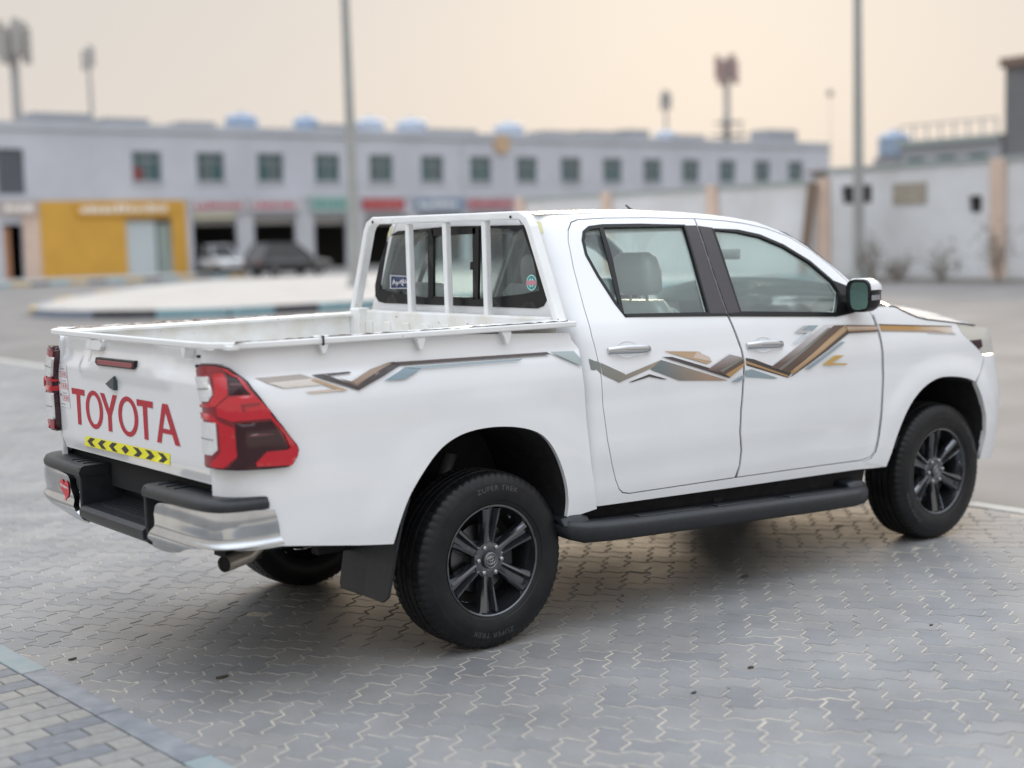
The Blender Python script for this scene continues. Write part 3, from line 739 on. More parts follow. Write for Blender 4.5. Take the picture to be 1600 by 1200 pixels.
# ---- rear bumper: chrome corners, black pads and a stepped middle
class Path2:
    """plan curve with a vertical profile; s = arc length from the middle, positive to the left"""
    def __init__(s, pts, prof):
        P = np.array(pts, float)
        for _ in range(3):
            Q = [P[0]]
            for a, b in zip(P[:-1], P[1:]): Q += [a*.75+b*.25, a*.25+b*.75]
            P = np.array(Q+[P[-1]])
        s.P = P; d = np.linalg.norm(np.diff(P, axis=0), axis=1); s.L = np.concatenate([[0], np.cumsum(d)])
        s.L -= np.interp(0, P[:, 1][::1] if P[0, 1] < P[-1, 1] else -P[:, 1], s.L); s.prof = prof
    def __call__(s, S, z):
        S = np.asarray(S, float); z = np.asarray(z, float)
        x = np.interp(S, s.L, s.P[:, 0]); y = np.interp(S, s.L, s.P[:, 1])
        x1 = np.interp(S+.01, s.L, s.P[:, 0]); y1 = np.interp(S+.01, s.L, s.P[:, 1]); x0 = np.interp(S-.01, s.L, s.P[:, 0]); y0 = np.interp(S-.01, s.L, s.P[:, 1])
        tx, ty = x1-x0, y1-y0; n = np.hypot(tx, ty)+1e-9; k = np.interp(z, [q[0] for q in s.prof], [q[1] for q in s.prof])
        return np.stack([x+ty/n*k, y-tx/n*k, z], -1)
    def normal(s, S, z, e=.004):
        S = np.asarray(S, float); z = np.asarray(z, float)
        n = -np.cross(s(S+e, z)-s(S-e, z), s(S, z+e)-s(S, z-e)); n = -n; n /= np.linalg.norm(n, axis=-1)[..., None]+1e-12
        return n
    def px(s, u, v, guess):
        d = ray(u, v); q = np.array([guess[0], guess[1], 5.2])
        F = lambda q: s(q[0], q[1])-(CAM+q[2]*d)
        for _ in range(80):
            f0 = F(q)
            if np.linalg.norm(f0) < 1e-7: break
            J = np.stack([(F(q+np.eye(3)[i]*1e-5)-f0)/1e-5 for i in range(3)], 1)
            st = np.linalg.lstsq(J, -f0, rcond=1e-6)[0]; q = q+st*min(1, .1/max(np.linalg.norm(st), 1e-9))
        return (float(q[0]), float(q[1]))
# s increases towards -y (right side) so that s x z points outwards (to -x at the back)
BPTS = [(-.985, .925), (-1.06, .932), (-1.17, .928), (-1.262, .885), (-1.288, .74), (-1.293, .5), (-1.295, .25), (-1.296, 0), (-1.295, -.25), (-1.293, -.5), (-1.288, -.74), (-1.262, -.885), (-1.17, -.928), (-1.06, -.932), (-.985, -.925)]
BUM = Path2([(x, y) for x, y in BPTS], [(.54, -.040), (.575, -.016), (.598, .006), (.618, .010), (.634, .004), (.645, -.007), (.665, -.004), (.70, .002), (.735, .0), (.76, -.006), (.80, -.006), (.83, -.02)])
BUM.L = -BUM.L if BUM.P[0, 1] < 0 else BUM.L
ymid = int(np.argmin(np.abs(BUM.P[:, 1]))); BUM.L = BUM.L-BUM.L[ymid]
RB = empty('rear_bumper', (0, 0, 0)); RB.parent = ROOT; RB.location = -ROOT.location
def bpx(l, s0): return [BUM.px(40+a/2.728, 480+b/2.728, (s0, .7)) for a, b in l]
CHR = [(556, 834), (600, 836), (720, 860), (850, 868), (1062, 862), (1106, 1010), (1000, 1022), (800, 1030), (690, 1030), (655, 1048), (600, 1045), (540, 1021), (532, 1000), (552, 930), (547, 870)]
chr_ = bpx(CHR, .7); chr_ = smooth_px(chr_[6:]+chr_[:3], 2)+chr_[3:6]
smin = min(q[0] for q in chr_)
SL = -smin
NB = []
co = panel('chrome_corner', BUM, chr_, M_dullchrome, RB, flange=.03, res=.014)
zmean = lambda s_: np.interp(abs(s_), [smin, .8, 1.15], [1, 1, 1])
left = [(-s_, z_) for s_, z_ in chr_[::-1]]
cl = panel('chrome_corner', BUM, left, M_dullchrome, RB, flange=.03, res=.014)
for sg, s_in in ((1, smin), (-1, -SL)):
    # black pad on top of the chrome
    mb = MB(); rings = []
    for t in np.linspace(s_in-.004, 1.10, 26):
        S = sg*t; P = BUM(S, .80); N = BUM.normal(S, .80); Pc = BUM(S, .757)
        zt = .802 if t < .8 else .802-.0*t
        inn = np.array([min(P[0]+.16, -.97) if abs(P[1]) < .80 else P[0]+.0, P[1]*1.0, 0])
        b = P-N*.13 if t < .78 else P-N*.09
        rings.append([(Pc[0]+N[0]*.004, Pc[1]+N[1]*.004, .757), (P[0]+N[0]*.008, P[1]+N[1]*.008, .775), (P[0]-N[0]*.004, P[1]-N[1]*.004, zt-.006), (P[0]-N[0]*.02, P[1]-N[1]*.02, zt), (b[0], b[1], zt), (b[0], b[1], .757)])
    pad = mb.loft(rings, True, True).build('bumper_pad', M_black, RB, smooth=True, angle=40)
    for k in range(3):
        s_ = sg*(s_in+.06+.07*k); P = BUM(s_, .80); N = BUM.normal(s_, .80); R_ = Matrix.Rotation(math.atan2(N[1], N[0]), 3, 'Z')
        MB().box((P[0]-N[0]*.075, P[1]-N[1]*.075, .803), (.07, .006, .006), R_).build('pad_ridge', M_black, pad)
    # return of the chrome towards the step
yR, yL = float(BUM(smin, .7)[1]), float(BUM(SL, .7)[1])
step = MB()
ys = np.linspace(yL+.001, yR-.001, 14)
def xo(y): return float(np.interp(-y, -BUM.P[:, 1] if BUM.P[0, 1] > 0 else BUM.P[:, 1], BUM.P[:, 0]))
rings = []
for y in ys:
    x = xo(y)
    rings.append([(x-.004, y, .585), (x-.008, y, .60), (x-.006, y, .618), (x+.012, y, .632), (-1.12, y, .640), (-1.095, y, .66), (-1.085, y, .805), (-1.06, y, .81), (-1.06, y, .56), (x+.03, y, .56)])
stp = step.loft(rings, True, True).build('bumper_step', M_black, RB, smooth=True, angle=35)
for y in (yL, yR):
    sg = 1 if y > 0 else -1
    poly = [(xo(y)+.004, .575), (xo(y)+.004, .62), (xo(y)+.004, .74), (xo(y)+.004, .795), (xo(y)+.03, .800), (-1.07, .800), (-1.07, .56), (xo(y)+.02, .56)]
    MB().prism(poly, lambda a, b: (a, y+sg*.010-.010, b), lambda a, b: (a, y+sg*.010+.010, b)).build('step_cheek', M_black, RB, bevel=.006)
for k in range(5): MB().box((-1.225+.025*k, (yL+yR)/2, .637+.0015*k), (.007, abs(yR-yL)-.12, .008)).build('step_ridge', M_black, stp)
for y in (-.22, .1): MB().tube([(-1.092, y, .735), (-1.08, y, .735)], .014, 10).build('step_plug', M_gap, stp)
# heart sticker on the left chrome corner
hc = BUM.px(102.5, 763, (-.6, .72)); hb = BUM.px(102.5, 779, (-.6, .68)); hz_ = (hc[1]-hb[1])/15.0*15
hp = []
for t in np.linspace(0, 2*math.pi, 33)[:-1]:
    X = 16*math.sin(t)**3; Y = 13*math.cos(t)-5*math.cos(2*t)-2*math.cos(3*t)-math.cos(4*t)
    hp.append((hc[0]+X*.0035, hc[1]-.002+Y*.0034))
hs = panel('heart_sticker', BUM, hp, mat('heart_vinyl', (.62, .05, .07), .5), cl, off=.004, flange=0, res=.02)
strokes([[(hc[0]+a*.001, hc[1]+b*.001) for a, b in ((-42, 12), (-34, 20), (-28, 8), (-20, 16), (-12, 6), (-4, 15), (4, 4), (12, 14), (20, 5), (28, 13), (38, 4), (44, 10))]], .005, lambda a, b: tuple(BUM(a, b)+BUM.normal(a, b)*.0055)).build('heart_script', M_wv, hs)

# ---- exhaust, mud flaps, chassis
E0, E1 = hit(392, 866, 0, -.95), hit(350, 882, 0, -1.10)
dv = (E1-E0)/np.linalg.norm(E1-E0)
MB().tube([E0+np.array([.45, 0, .14]), E0+np.array([.12, 0, .10]), E0+dv*.02, E1], .032, 18, cap=False).build('exhaust_pipe', M_tip, ROOT, smooth=True)
MB().tube([E1-dv*.2, E1-dv*.010], .0295, 18, cap=True).build('exhaust_bore', M_gap, ROOT)
for sg in (-1, 1):
    f = MB(); rings = []
    for z, ya, yb, xx in ((.275, -.47, -.80, -.50), (.30, -.455, -.835, -.495), (.45, -.46, -.85, -.47), (.60, -.50, -.88, -.45), (.70, -.60, -.895, -.42)):
        rings.append([(xx-.006, sg*-ya, z), (xx-.002, sg*-(ya+yb)/2, z), (xx-.010, sg*-yb, z), (xx+.004, sg*-yb, z), (xx+.010, sg*-(ya+yb)/2, z), (xx+.006, sg*-ya, z)])
    f.loft(rings, True, True).build('mud_flap', M_black, ROOT, bevel=.003)
ch = MB()
for sg in (-1, 1): ch.box2((-1.05, sg*.42, .50), (3.6, sg*.52, .64))
ch.box2((.5, -.84, .54), (2.9, .84, .60)); ch.box2((2.5, -.55, .45), (3.7, .55, .62)); ch.box2((-1.04, -.6, .58), (-.98, .6, .68))
ch.build('chassis', M_under, ROOT)
ax = MB().tube([(0, -.62, .375), (0, .62, .375)], .05, 14).build('rear_axle', M_under, ROOT, smooth=True)
MB().lathe([(-.14, .02), (-.12, .12), (0, .155), (.12, .12), (.14, .02)], 20).build('differential', M_under, ax).location = Vector((0, 0, .375))-world_loc(ax)
for sg in (-1, 1):
    MB().box2((-.62, sg*.47-.03, .44), (.62, sg*.47+.03, .475)).build('leaf_spring', M_under, ROOT)
    MB().tube([(-.10, sg*.50, .40), (.02, sg*.56, .80)], .03, 10).build('shock_absorber', mat('grey_steel', (.12, .12, .13), .5, metal=.5), ROOT, smooth=True)
MB().tube([(3.085, -.62, .375), (3.085, .62, .375)], .035, 12).build('front_axle', M_under, ROOT)
MB().tube([(-.95, .12, .52), (-.30, .12, .52)], .33, 24).build('spare_wheel', M_under, ROOT) if False else None

for sg in (-1, 1): MB().loft([[(x, sg*.862, .59), (x, sg*.80, .44-.048*(x-.35)), (x, sg*.74, .44-.048*(x-.35)), (x, sg*.74, .60)] for x in (.40, 1.4, 2.50)], True, True).build('rocker', M_under, ROOT)
# ---- side steps
def step_z(x): return .505-.048*(x-.35)
for sg in (-1, 1):
    mb = MB(); rings = []
    for x, w0, dz, th in ((.345, .90, -.010, .050), (.37, .955, -.008, .078), (.43, .985, -.014, .088), (.55, 1.0, -.018, .086), (.75, 1.005, -.020, .084), (1.4, 1.005, -.020, .084), (2.0, 1.005, -.020, .084), (2.24, 1.0, -.018, .084), (2.33, .985, -.010, .086), (2.375, .95, -.010, .074), (2.395, .88, -.012, .046)):
        z = step_z(x)+dz
        rings.append([(x, sg*.68, z-.004), (x, sg*(w0-.10), z-.004), (x, sg*(w0-.095), z+.004), (x, sg*(w0-.03), z+.003), (x, sg*(w0-.010), z-.006), (x, sg*w0, z-.022), (x, sg*(w0-.003), z-th*.75), (x, sg*(w0-.025), z-th), (x, sg*.80, z-th*.9)])
    rb = mb.loft(rings, True, True).build('side_step', M_black, ROOT, smooth=True, angle=50)
    for a, b in ((.75, 1.15), (1.25, 1.65), (1.75, 2.15)):
        MB().loft([[(x, sg*.915, step_z(x)-.018), (x, sg*.968, step_z(x)-.018), (x, sg*.966, step_z(x)-.011), (x, sg*.917, step_z(x)-.011)] for x in (a, b)], True, True).build('tread_strip', M_black, rb, bevel=.002)
    for x0, x1, dz in ((.345, .50, .016), (2.26, 2.40, .016)):
        MB().loft([[(x, sg*.80, step_z(x)-.03), (x, sg*.95*(1 if 0 < k < 3 else .985), step_z(x)-.03), (x, sg*.92*(1 if 0 < k < 3 else .985), step_z(x)+dz*(1 if 0 < k < 3 else .3)), (x, sg*.80, step_z(x)+dz)] for k, x in enumerate(np.linspace(x0, x1, 4))], True, True).build('step_end', M_black, rb, bevel=.01)
    for x in (.7, 1.4, 2.1): MB().box2((x-.03, sg*.50, .41), (x+.03, sg*.82, .45)).build('step_bracket', M_under, rb)

# ---- wheels
RT, RR, WA = .378, .2365, .113
tprof = [(-.105, .236), (-.122, .262), (-.131, .30), (-.124, .335), (-.113, .358), (-.101, .3705), (-.085, .3745), (-.062, .3765), (-.0605, .3685), (-.0525, .3685), (-.051, .3772), (-.022, .378), (-.0205, .3695), (-.0125, .3695), (-.011, .378),
         (.011, .378), (.0125, .3695), (.0205, .3695), (.022, .378), (.051, .3772), (.0525, .3685), (.0605, .3685), (.062, .3765), (.085, .3745), (.101, .3705), (.1085, .3635), (.113, .358), (.1185, .348), (.1245, .335), (.1268, .327), (.1282, .326), (.1305, .305), (.1312, .298), (.129, .275), (.1235, .258), (.1195, .2555), (.117, .246), (.112, .2385), (.103, .236)]
NT = 264
def tread(j, k, r):
    a = tprof[j][0]
    if abs(a) > .0615 and .345 < tprof[j][1] and tprof[j][1] < .3768 and k % 4 == (0 if a > 0 else 2): return r-.0042
    if abs(a) < .0105+.012 and r > .375 and k % 8 == (2 if a > 0 else 6): return r-.003
    return r
def wheel_parts(root):
    ty = MB().lathe(tprof, NT, rfun=tread); o = link('tyre', ty.mesh('tyre', M_rubber, True, 28)); o.parent = root
    # mould lettering on the sidewall
    for word, r0, hgt, cen, gap in (('ZUPER TREK', .302, .021, 4, 9.2), ('ZUPER TREK', .302, .021, 184, 9.2)):
        bpy_c = bpy.data.curves.new('t', 'FONT'); bpy_c.body = word; bpy_c.size = .030; bpy_c.space_character = 1.12; bpy_c.align_x = 'CENTER'
        to = bpy.data.objects.new('t', bpy_c); COL.objects.link(to)
        dg = bpy.context.evaluated_depsgraph_get(); me = bpy.data.meshes.new_from_object(to.evaluated_get(dg)); bpy.data.objects.remove(to)
        for v in me.vertices:
            tt = rad(cen)+v.co.x*1.18/.312; r = r0+v.co.y
            a = float(np.interp(r, [.275, .298, .305, .326, .335], [.129, .1312, .1305, .1282, .1245]))+.0016
            v.co = (r*math.sin(tt), -a, r*math.cos(tt))
        me.name = 'tyre_lettering'; me.materials.append(M_letter); l = link('tyre_lettering', me); l.parent = o
    rim = MB().lathe([(.104, .2355), (.1145, .2375), (.1155, .2335), (.112, .2285), (.100, .2255), (.088, .222), (.05, .208), (.0, .200), (-.06, .200), (-.10, .232)], 72)
    ro = link('rim', rim.mesh('rim', M_rim, True, 35)); ro.parent = root
    dish = MB().lathe([(-.02, .0), (-.02, .20)], 40); do = link('wheel_back', dish.mesh('wheel_back', M_under)); do.parent = ro
    disc = MB().lathe([(.0, .06), (.018, .062), (.018, .150), (.004, .150)], 48); so = link('brake_disc', disc.mesh('brake_disc', M_disc, True, 30)); so.parent = root
    cal = MB().box2((.06, -.05, -.055), (.155, -.012, .075)); co_ = link('brake_caliper', cal.mesh('brake_caliper', M_barrel)); co_.parent = root; add_bevel(co_, .012)
    hub = MB().lathe([(.02, .085), (.070, .082), (.083, .074), (.087, .060), (.087, .040), (.084, .034)], 48); ho = link('hub', hub.mesh('hub', M_rim, True, 30)); ho.parent = ro
    cap = MB().lathe([(.080, .036), (.094, .0345), (.0965, .031), (.0985, .020), (.0990, .0001)], 36); cp = link('centre_cap', cap.mesh('centre_cap', M_rim, True, 40)); cp.parent = ro
    em = MB()
    def ring(cx, cz, rx, rz, r=.0013, n=32): em.tube([(cx+rx*math.cos(t), -.0998, cz+rz*math.sin(t)) for t in np.linspace(0, 2*math.pi, n+1)], r, 6, False)
    ring(0, 0, .0235, .0165, .0016); ring(0, .0045, .0135, .0066); ring(0, 0, .0055, .0150)
    ring(0, 0, .0305, .0305, .0012)
    eo = link('cap_emblem', em.mesh('cap_emblem', M_steel, True)); eo.parent = ro
    # six split spokes
    sp = MB()
    st_ = [(.052, .082, .0285), (.075, .085, .0285), (.105, .089, .031), (.15, .0965, .0365), (.19, .104, .0425), (.2195, .1075, .0485)]
    rings = []
    for r, a, hw in st_:
        dep = .0 if r < .06 else min(.027, (r-.06)*.45)
        prof = [(-hw*1.05, a-.045), (-hw, a-.014), (-hw*.80, a-.002), (-hw*.50, a+.002), (-hw*.22, a-dep), (hw*.22, a-dep), (hw*.50, a+.002), (hw*.80, a-.002), (hw, a-.014), (hw*1.05, a-.045)]
        rings.append([(x, -q, r) for x, q in prof])
    sp.loft(rings, True, True)
    sm = sp.mesh('spoke', M_rim, True, 24)
    nm = MB().lathe([(.080, .0105), (.094, .0105), (.0975, .0085), (.099, .005), (.099, .0001)], 8); nme = nm.mesh('lug_nut', M_steel, True, 40)
    for k in range(6):
        s_ = link('spoke', sm); s_.parent = ro; s_.rotation_euler = (0, rad(60*k+4), 0)
        n_ = link('lug_nut', nme); n_.parent = ro; th = rad(60*k+34); n_.location = (.0605*math.sin(th), 0, .0605*math.cos(th))
    va = link('valve', MB().tube([(.0, -.088, -.205), (.0, -.106, -.198)], .004, 8).mesh('valve', M_steel)); va.parent = ro; va.rotation_euler = (0, rad(-150), 0)
wy = .760
w0 = empty('wheel', (0, 0, 0)); w0.parent = ROOT; wheel_parts(w0)
w0.location = Vector((0, -wy, .377))-ROOT.location
for loc, rz, ry in (((3.085, -wy, .377), 0, 52), ((0, wy, .377), math.pi, 20), ((3.085, wy, .377), math.pi, 75)):
    c = copy_tree(w0, ROOT); c.location = Vector(loc)-ROOT.location; c.rotation_euler = (0, rad(ry) if not rz else -rad(ry), rz)
for loc in (): pass

# ---- door mirrors
def mirror_unit(sg):
    mr = empty('door_mirror', (0, 0, 0)); mr.parent = ROOT; mr.location = -ROOT.location
    xg = 2.285; yc = .957; zc = 1.382; hw, hh = .076, .084
    def ring(x, kw, kh, dy=0, dz=0, n=24):
        out = []
        for k in range(n):
            t = 2*math.pi*k/n; c, s_ = math.cos(t), math.sin(t); e = .55
            out.append((x, -(yc+dy)*-sg*-1*-1 if False else sg*(yc+dy+hw*kw*math.copysign(abs(c)**e, c)), zc+dz+hh*kh*math.copysign(abs(s_)**e, s_)))
        return out
    low = [ring(xg, .98, .98), ring(xg+.02, 1.0, 1.0), ring(xg+.07, .97, .97, -.0, 0), ring(xg+.11, .86, .82, -.004), ring(xg+.135, .6, .55, -.01)]
    MB().loft(low, True, True).build('mirror_housing', M_trim, mr, smooth=True, angle=40)
    MB().loft([ring(xg-.003, .74, .84, .012), ring(xg-.001, .74, .84, .012)], True, True).build('mirror_glass', mat('mirror_surface', (.20, .30, .30), .03, metal=1), mr)
    # white cap over the top and the front, chrome line, clear repeater
    def band(z0, z1, grow_, x0, x1, m, nm):
        mb = MB(); rg = []
        for z in np.linspace(z0, z1, 6):
            q = max(0.02, 1-abs((z-zc)/(hh*1.03))**3.2)**.5; row = []
            for t in np.linspace(-.35, math.pi+.2, 20):
                row.append((max(xg+.012, x0+(x1-x0)*q*math.sin(t)**1.0 if math.sin(t) > 0 else xg+.012), sg*(yc+(hw+grow_)*(.72+.28*q)*math.cos(t)), z))
            rg.append(row)
        mb.loft(rg, False, False).build(nm, m, mr, smooth=True)
    def cap_ring(x, kw, kh, dy=0):
        return [(x, sg*(yc+dy+hw*kw*math.copysign(abs(math.cos(t))**.55, math.cos(t))), zc+hh*kh*math.copysign(abs(math.sin(t))**.55, math.sin(t))) for t in np.linspace(rad(8), rad(165), 20)]
    MB().loft([cap_ring(xg+.014, 1.0, 1.0), cap_ring(xg+.016, 1.05, 1.05), cap_ring(xg+.07, 1.03, 1.03), cap_ring(xg+.112, .92, .90, -.003), cap_ring(xg+.139, .64, .62, -.008), cap_ring(xg+.145, .1, .1, -.02)], False, False).build('mirror_cap', M_paint, mr, smooth=True)
    band(zc+.006, zc+.016, .004, xg+.02, xg+.142, M_trim, 'mirror_line')
    band(zc-.022, zc+.004, .007, xg+.02, xg+.145, M_chrome, 'mirror_repeater')
    MB().loft([[(xg+.02, sg*.83, zc-.085), (xg+.09, sg*.83, zc-.085), (xg+.09, sg*.83, zc-.055), (xg+.02, sg*.83, zc-.055)], [(xg+.02, sg*.90, zc-.075), (xg+.08, sg*.90, zc-.075), (xg+.08, sg*.90, zc-.045), (xg+.02, sg*.90, zc-.045)]], True, True).build('mirror_arm', M_trim, mr, bevel=.006)
mirror_unit(-1); mirror_unit(1)
MB().tube([(1.55, -.10, 1.84), (1.50, -.10, 1.875)], [.008, .004], 8).build('roof_aerial', M_black, ROOT, smooth=True)

# ---- cabin
def cushion(name, secs, m, parent, n=20, e=.5):
    """stack of rounded cross-sections: (centre xyz, half depth x, half width y)"""
    rings = []
    for c, hx, hy in secs:
        rings.append([(c[0]+hx*math.copysign(abs(math.cos(t))**e, math.cos(t)), c[1]+hy*math.copysign(abs(math.sin(t))**e, math.sin(t)), c[2]) for t in [2*math.pi*k/n for k in range(n)]])
    return MB().loft(rings, True, True).build(name, m, parent, smooth=True, angle=60)
def seat(x, y, hy):
    st = empty('seat', (0, 0, 0)); st.parent = ROOT; st.location = -ROOT.location
    cushion('seat_cushion', [((x+.28, y, .72), .27, hy), ((x+.28, y, .80), .29, hy+.01), ((x+.28, y, .85), .27, hy)], M_seat, st)
    cushion('seat_back', [((x+.06, y, .80), .07, hy-.02), ((x+.03, y, .95), .085, hy), ((x-.02, y, 1.15), .085, hy), ((x-.07, y, 1.33), .07, hy-.05), ((x-.09, y, 1.40), .05, hy-.10)], M_seat, st)
    cushion('headrest', [((x-.09, y, 1.425), .045, .10), ((x-.095, y, 1.45), .062, .135), ((x-.105, y, 1.54), .066, .140), ((x-.115, y, 1.61), .055, .125), ((x-.12, y, 1.635), .03, .09)], M_seat, st)
    for d in (-.06, .06): MB().tube([(x-.09, y+d, 1.36), (x-.095, y+d, 1.45)], .007, 8).build('headrest_post', M_steel, st)
seat(1.42, -.37, .25); seat(1.42, .37, .25)
bench = empty('rear_bench', (0, 0, 0)); bench.parent = ROOT; bench.location = -ROOT.location
cushion('bench_cushion', [((.93, 0, .70), .25, .62), ((.93, 0, .80), .26, .63), ((.93, 0, .84), .24, .62)], M_seat, bench, 28)
cushion('bench_back', [((.72, 0, .80), .07, .62), ((.66, 0, 1.05), .07, .63), ((.60, 0, 1.28), .06, .62), ((.585, 0, 1.34), .03, .60)], M_seat, bench, 28)
for y in (-.38, .40): cushion('headrest', [((.60, y, 1.36), .03, .10), ((.60, y, 1.40), .05, .13), ((.60, y, 1.47), .05, .13), ((.60, y, 1.51), .03, .10)], M_seat, bench)
MB().loft([[(2.34, y, .85), (2.36, y, 1.06), (2.44, y, 1.15), (2.62, y, 1.18), (2.80, y, 1.18), (2.86, y, .85)] for y in np.linspace(-.76, .76, 9)], True, True).build('dashboard', M_dash, ROOT, smooth=True, angle=40)
sw = MB()
c = np.array([2.16, .37, 1.12]); ax1 = np.array([0, 1, 0]); ax2 = np.array([.42, 0, .9]); ax2 = ax2/np.linalg.norm(ax2)
sw.tube([c+ax1*.185*math.cos(t)+ax2*.185*math.sin(t) for t in np.linspace(0, 2*math.pi, 41)], .014, 10, False)
sw.tube([c-ax1*.18, c+ax1*.18], .016, 8); sw.tube([c, c-ax2*.18], .014, 8); sw.tube([c, c+np.array([.25, 0, -.11])], .03, 10)
sw.build('steering_wheel', M_dash, ROOT, smooth=True)
MB().box2((.55, -.80, .60), (2.9, .80, .63)).build('cab_floor', M_dash, ROOT)
MB().box((2.33, .0, 1.60), (.03, .22, .06)).build('rear_view_mirror', M_dash, ROOT, bevel=.01)
for sg in (-1, 1):
    MB().box2((.60, sg*.845, .62), (2.75, sg*.80, 1.30)).build('door_lining', mat('door_lining', (.74, .72, .67), .6), ROOT)
    MB().tube([(1.50, sg*.56, 1.775), (1.50, sg*.62, 1.68), (1.55, sg*.70, 1.40), (1.57, sg*.74, 1.0)], .04, 10).build('pillar_lining', M_liner, ROOT, smooth=True)

# ---- side stripes: flat print laid on the panels
def gradm(name, c0, c1, axis, a, b):
    m = mat(name, c0, .35, coat=.5); n = m.node_tree.nodes; l = m.node_tree.links
    g = n.new('ShaderNodeNewGeometry'); sx = n.new('ShaderNodeSeparateXYZ'); mr = n.new('ShaderNodeMapRange'); mr.inputs[1].default_value = a; mr.inputs[2].default_value = b
    mx = n.new('ShaderNodeMix'); mx.data_type = 'RGBA'; mx.inputs[6].default_value = (*c0, 1); mx.inputs[7].default_value = (*c1, 1)
    l.new(g.outputs['Position'], sx.inputs[0]); l.new(sx.outputs[axis], mr.inputs[0]); l.new(mr.outputs[0], mx.inputs[0]); l.new(mx.outputs[2], n['Principled BSDF'].inputs['Base Color'])
    return m
C_brown, C_dark, C_grey, C_slate, C_gold, C_tan, C_beige, C_lt = (.105, .066, .05), (.05, .038, .04), (.20, .195, .175), (.27, .34, .37), (.42, .25, .10), (.46, .31, .19), (.55, .43, .34), (.62, .62, .64)
D_brown = mat('stripe_brown', C_brown, .35, coat=.5); D_dark = mat('stripe_dark', C_dark, .35, coat=.5); D_slate = mat('stripe_slate', C_slate, .35, coat=.5)
D_gold = mat('stripe_gold', C_gold, .35, coat=.5); D_tan = mat('stripe_tan', C_tan, .35, coat=.5); D_lt = mat('stripe_silver', (.46, .45, .45), .35, coat=.5); D_grey = mat('stripe_grey', C_grey, .35, coat=.5)
D_beige = gradm('stripe_beige_fade', (.40, .33, .28), (.74, .68, .62), 2, 1.22, 1.14)
D_beige2 = gradm('stripe_tan_fade', (.74, .70, .68), (.40, .29, .22), 0, -.72, -.48)
D_purple = gradm('stripe_umber_fade', (.30, .19, .14), (.055, .04, .05), 0, -.42, -.12)
D_sl2 = gradm('stripe_slate_fade', (.22, .30, .34), (.50, .56, .58), 0, -.20, .12)
D_khaki = gradm('stripe_khaki_fade', (.17, .19, .18), (.34, .26, .18), 0, .55, 1.0)
D_kh2 = gradm('stripe_steel_fade', (.13, .16, .17), (.36, .25, .17), 0, .95, 1.25)
D_fade = gradm('stripe_mauve_fade', (.74, .73, .74), (.14, .09, .075), 2, 1.27, 1.08)
D_goldf = gradm('stripe_amber_fade', (.46, .25, .07), (.80, .78, .75), 0, 2.80, 3.30)
Z6 = lambda l: [(380+a/2.857, 500+b/2.857) for a, b in l]
Z7 = lambda l: [(880+a/3.077, 480+b/3.077) for a, b in l]
BSTR = [(Z6([(50, 260), (255, 243), (315, 262), (110, 283)]), D_lt if False else mat('stripe_taupe', (.40, .35, .31), .35, coat=.5)), (Z6([(110, 283), (315, 262), (350, 290), (180, 305)]), mat('stripe_pale_beige', (.66, .60, .54), .35, coat=.5)), (Z6([(315, 262), (468, 315), (438, 319), (300, 270)]), D_tan),
        (Z6([(272, 322), (395, 310), (468, 315), (300, 329)]), mat('stripe_pale_tan', (.58, .47, .39), .35, coat=.5)),
        (Z6([(302, 248), (352, 243), (520, 300), (512, 314)]), D_dark), (Z6([(352, 243), (470, 233), (480, 240), (385, 250)]), D_dark), (Z6([(420, 262), (480, 275), (640, 192), (668, 188), (520, 300), (500, 296)]), mat('stripe_umber', (.20, .14, .11), .35, coat=.5)),
        (Z6([(640, 192), (668, 187), (706, 200), (514, 314), (496, 304)]), D_dark), (Z6([(480, 275), (560, 225), (640, 192), (668, 190), (500, 290)]), mat('stripe_bronze', (.32, .23, .17), .35, coat=.5)),
        (Z6([(640, 191), (1350, 146), (1368, 158), (700, 205)]), D_dark), (Z6([(668, 192), (1340, 148), (1345, 152), (690, 197)]), D_brown),
        (Z6([(625, 274), (715, 216), (800, 213), (718, 266)]), D_sl2), (Z6([(715, 216), (1245, 176), (1228, 185), (780, 221)]), D_slate),
        (Z6([(1362, 146), (1470, 143), (1503, 176), (1505, 207)]), mat('stripe_sage', (.36, .42, .42), .35, coat=.5))]
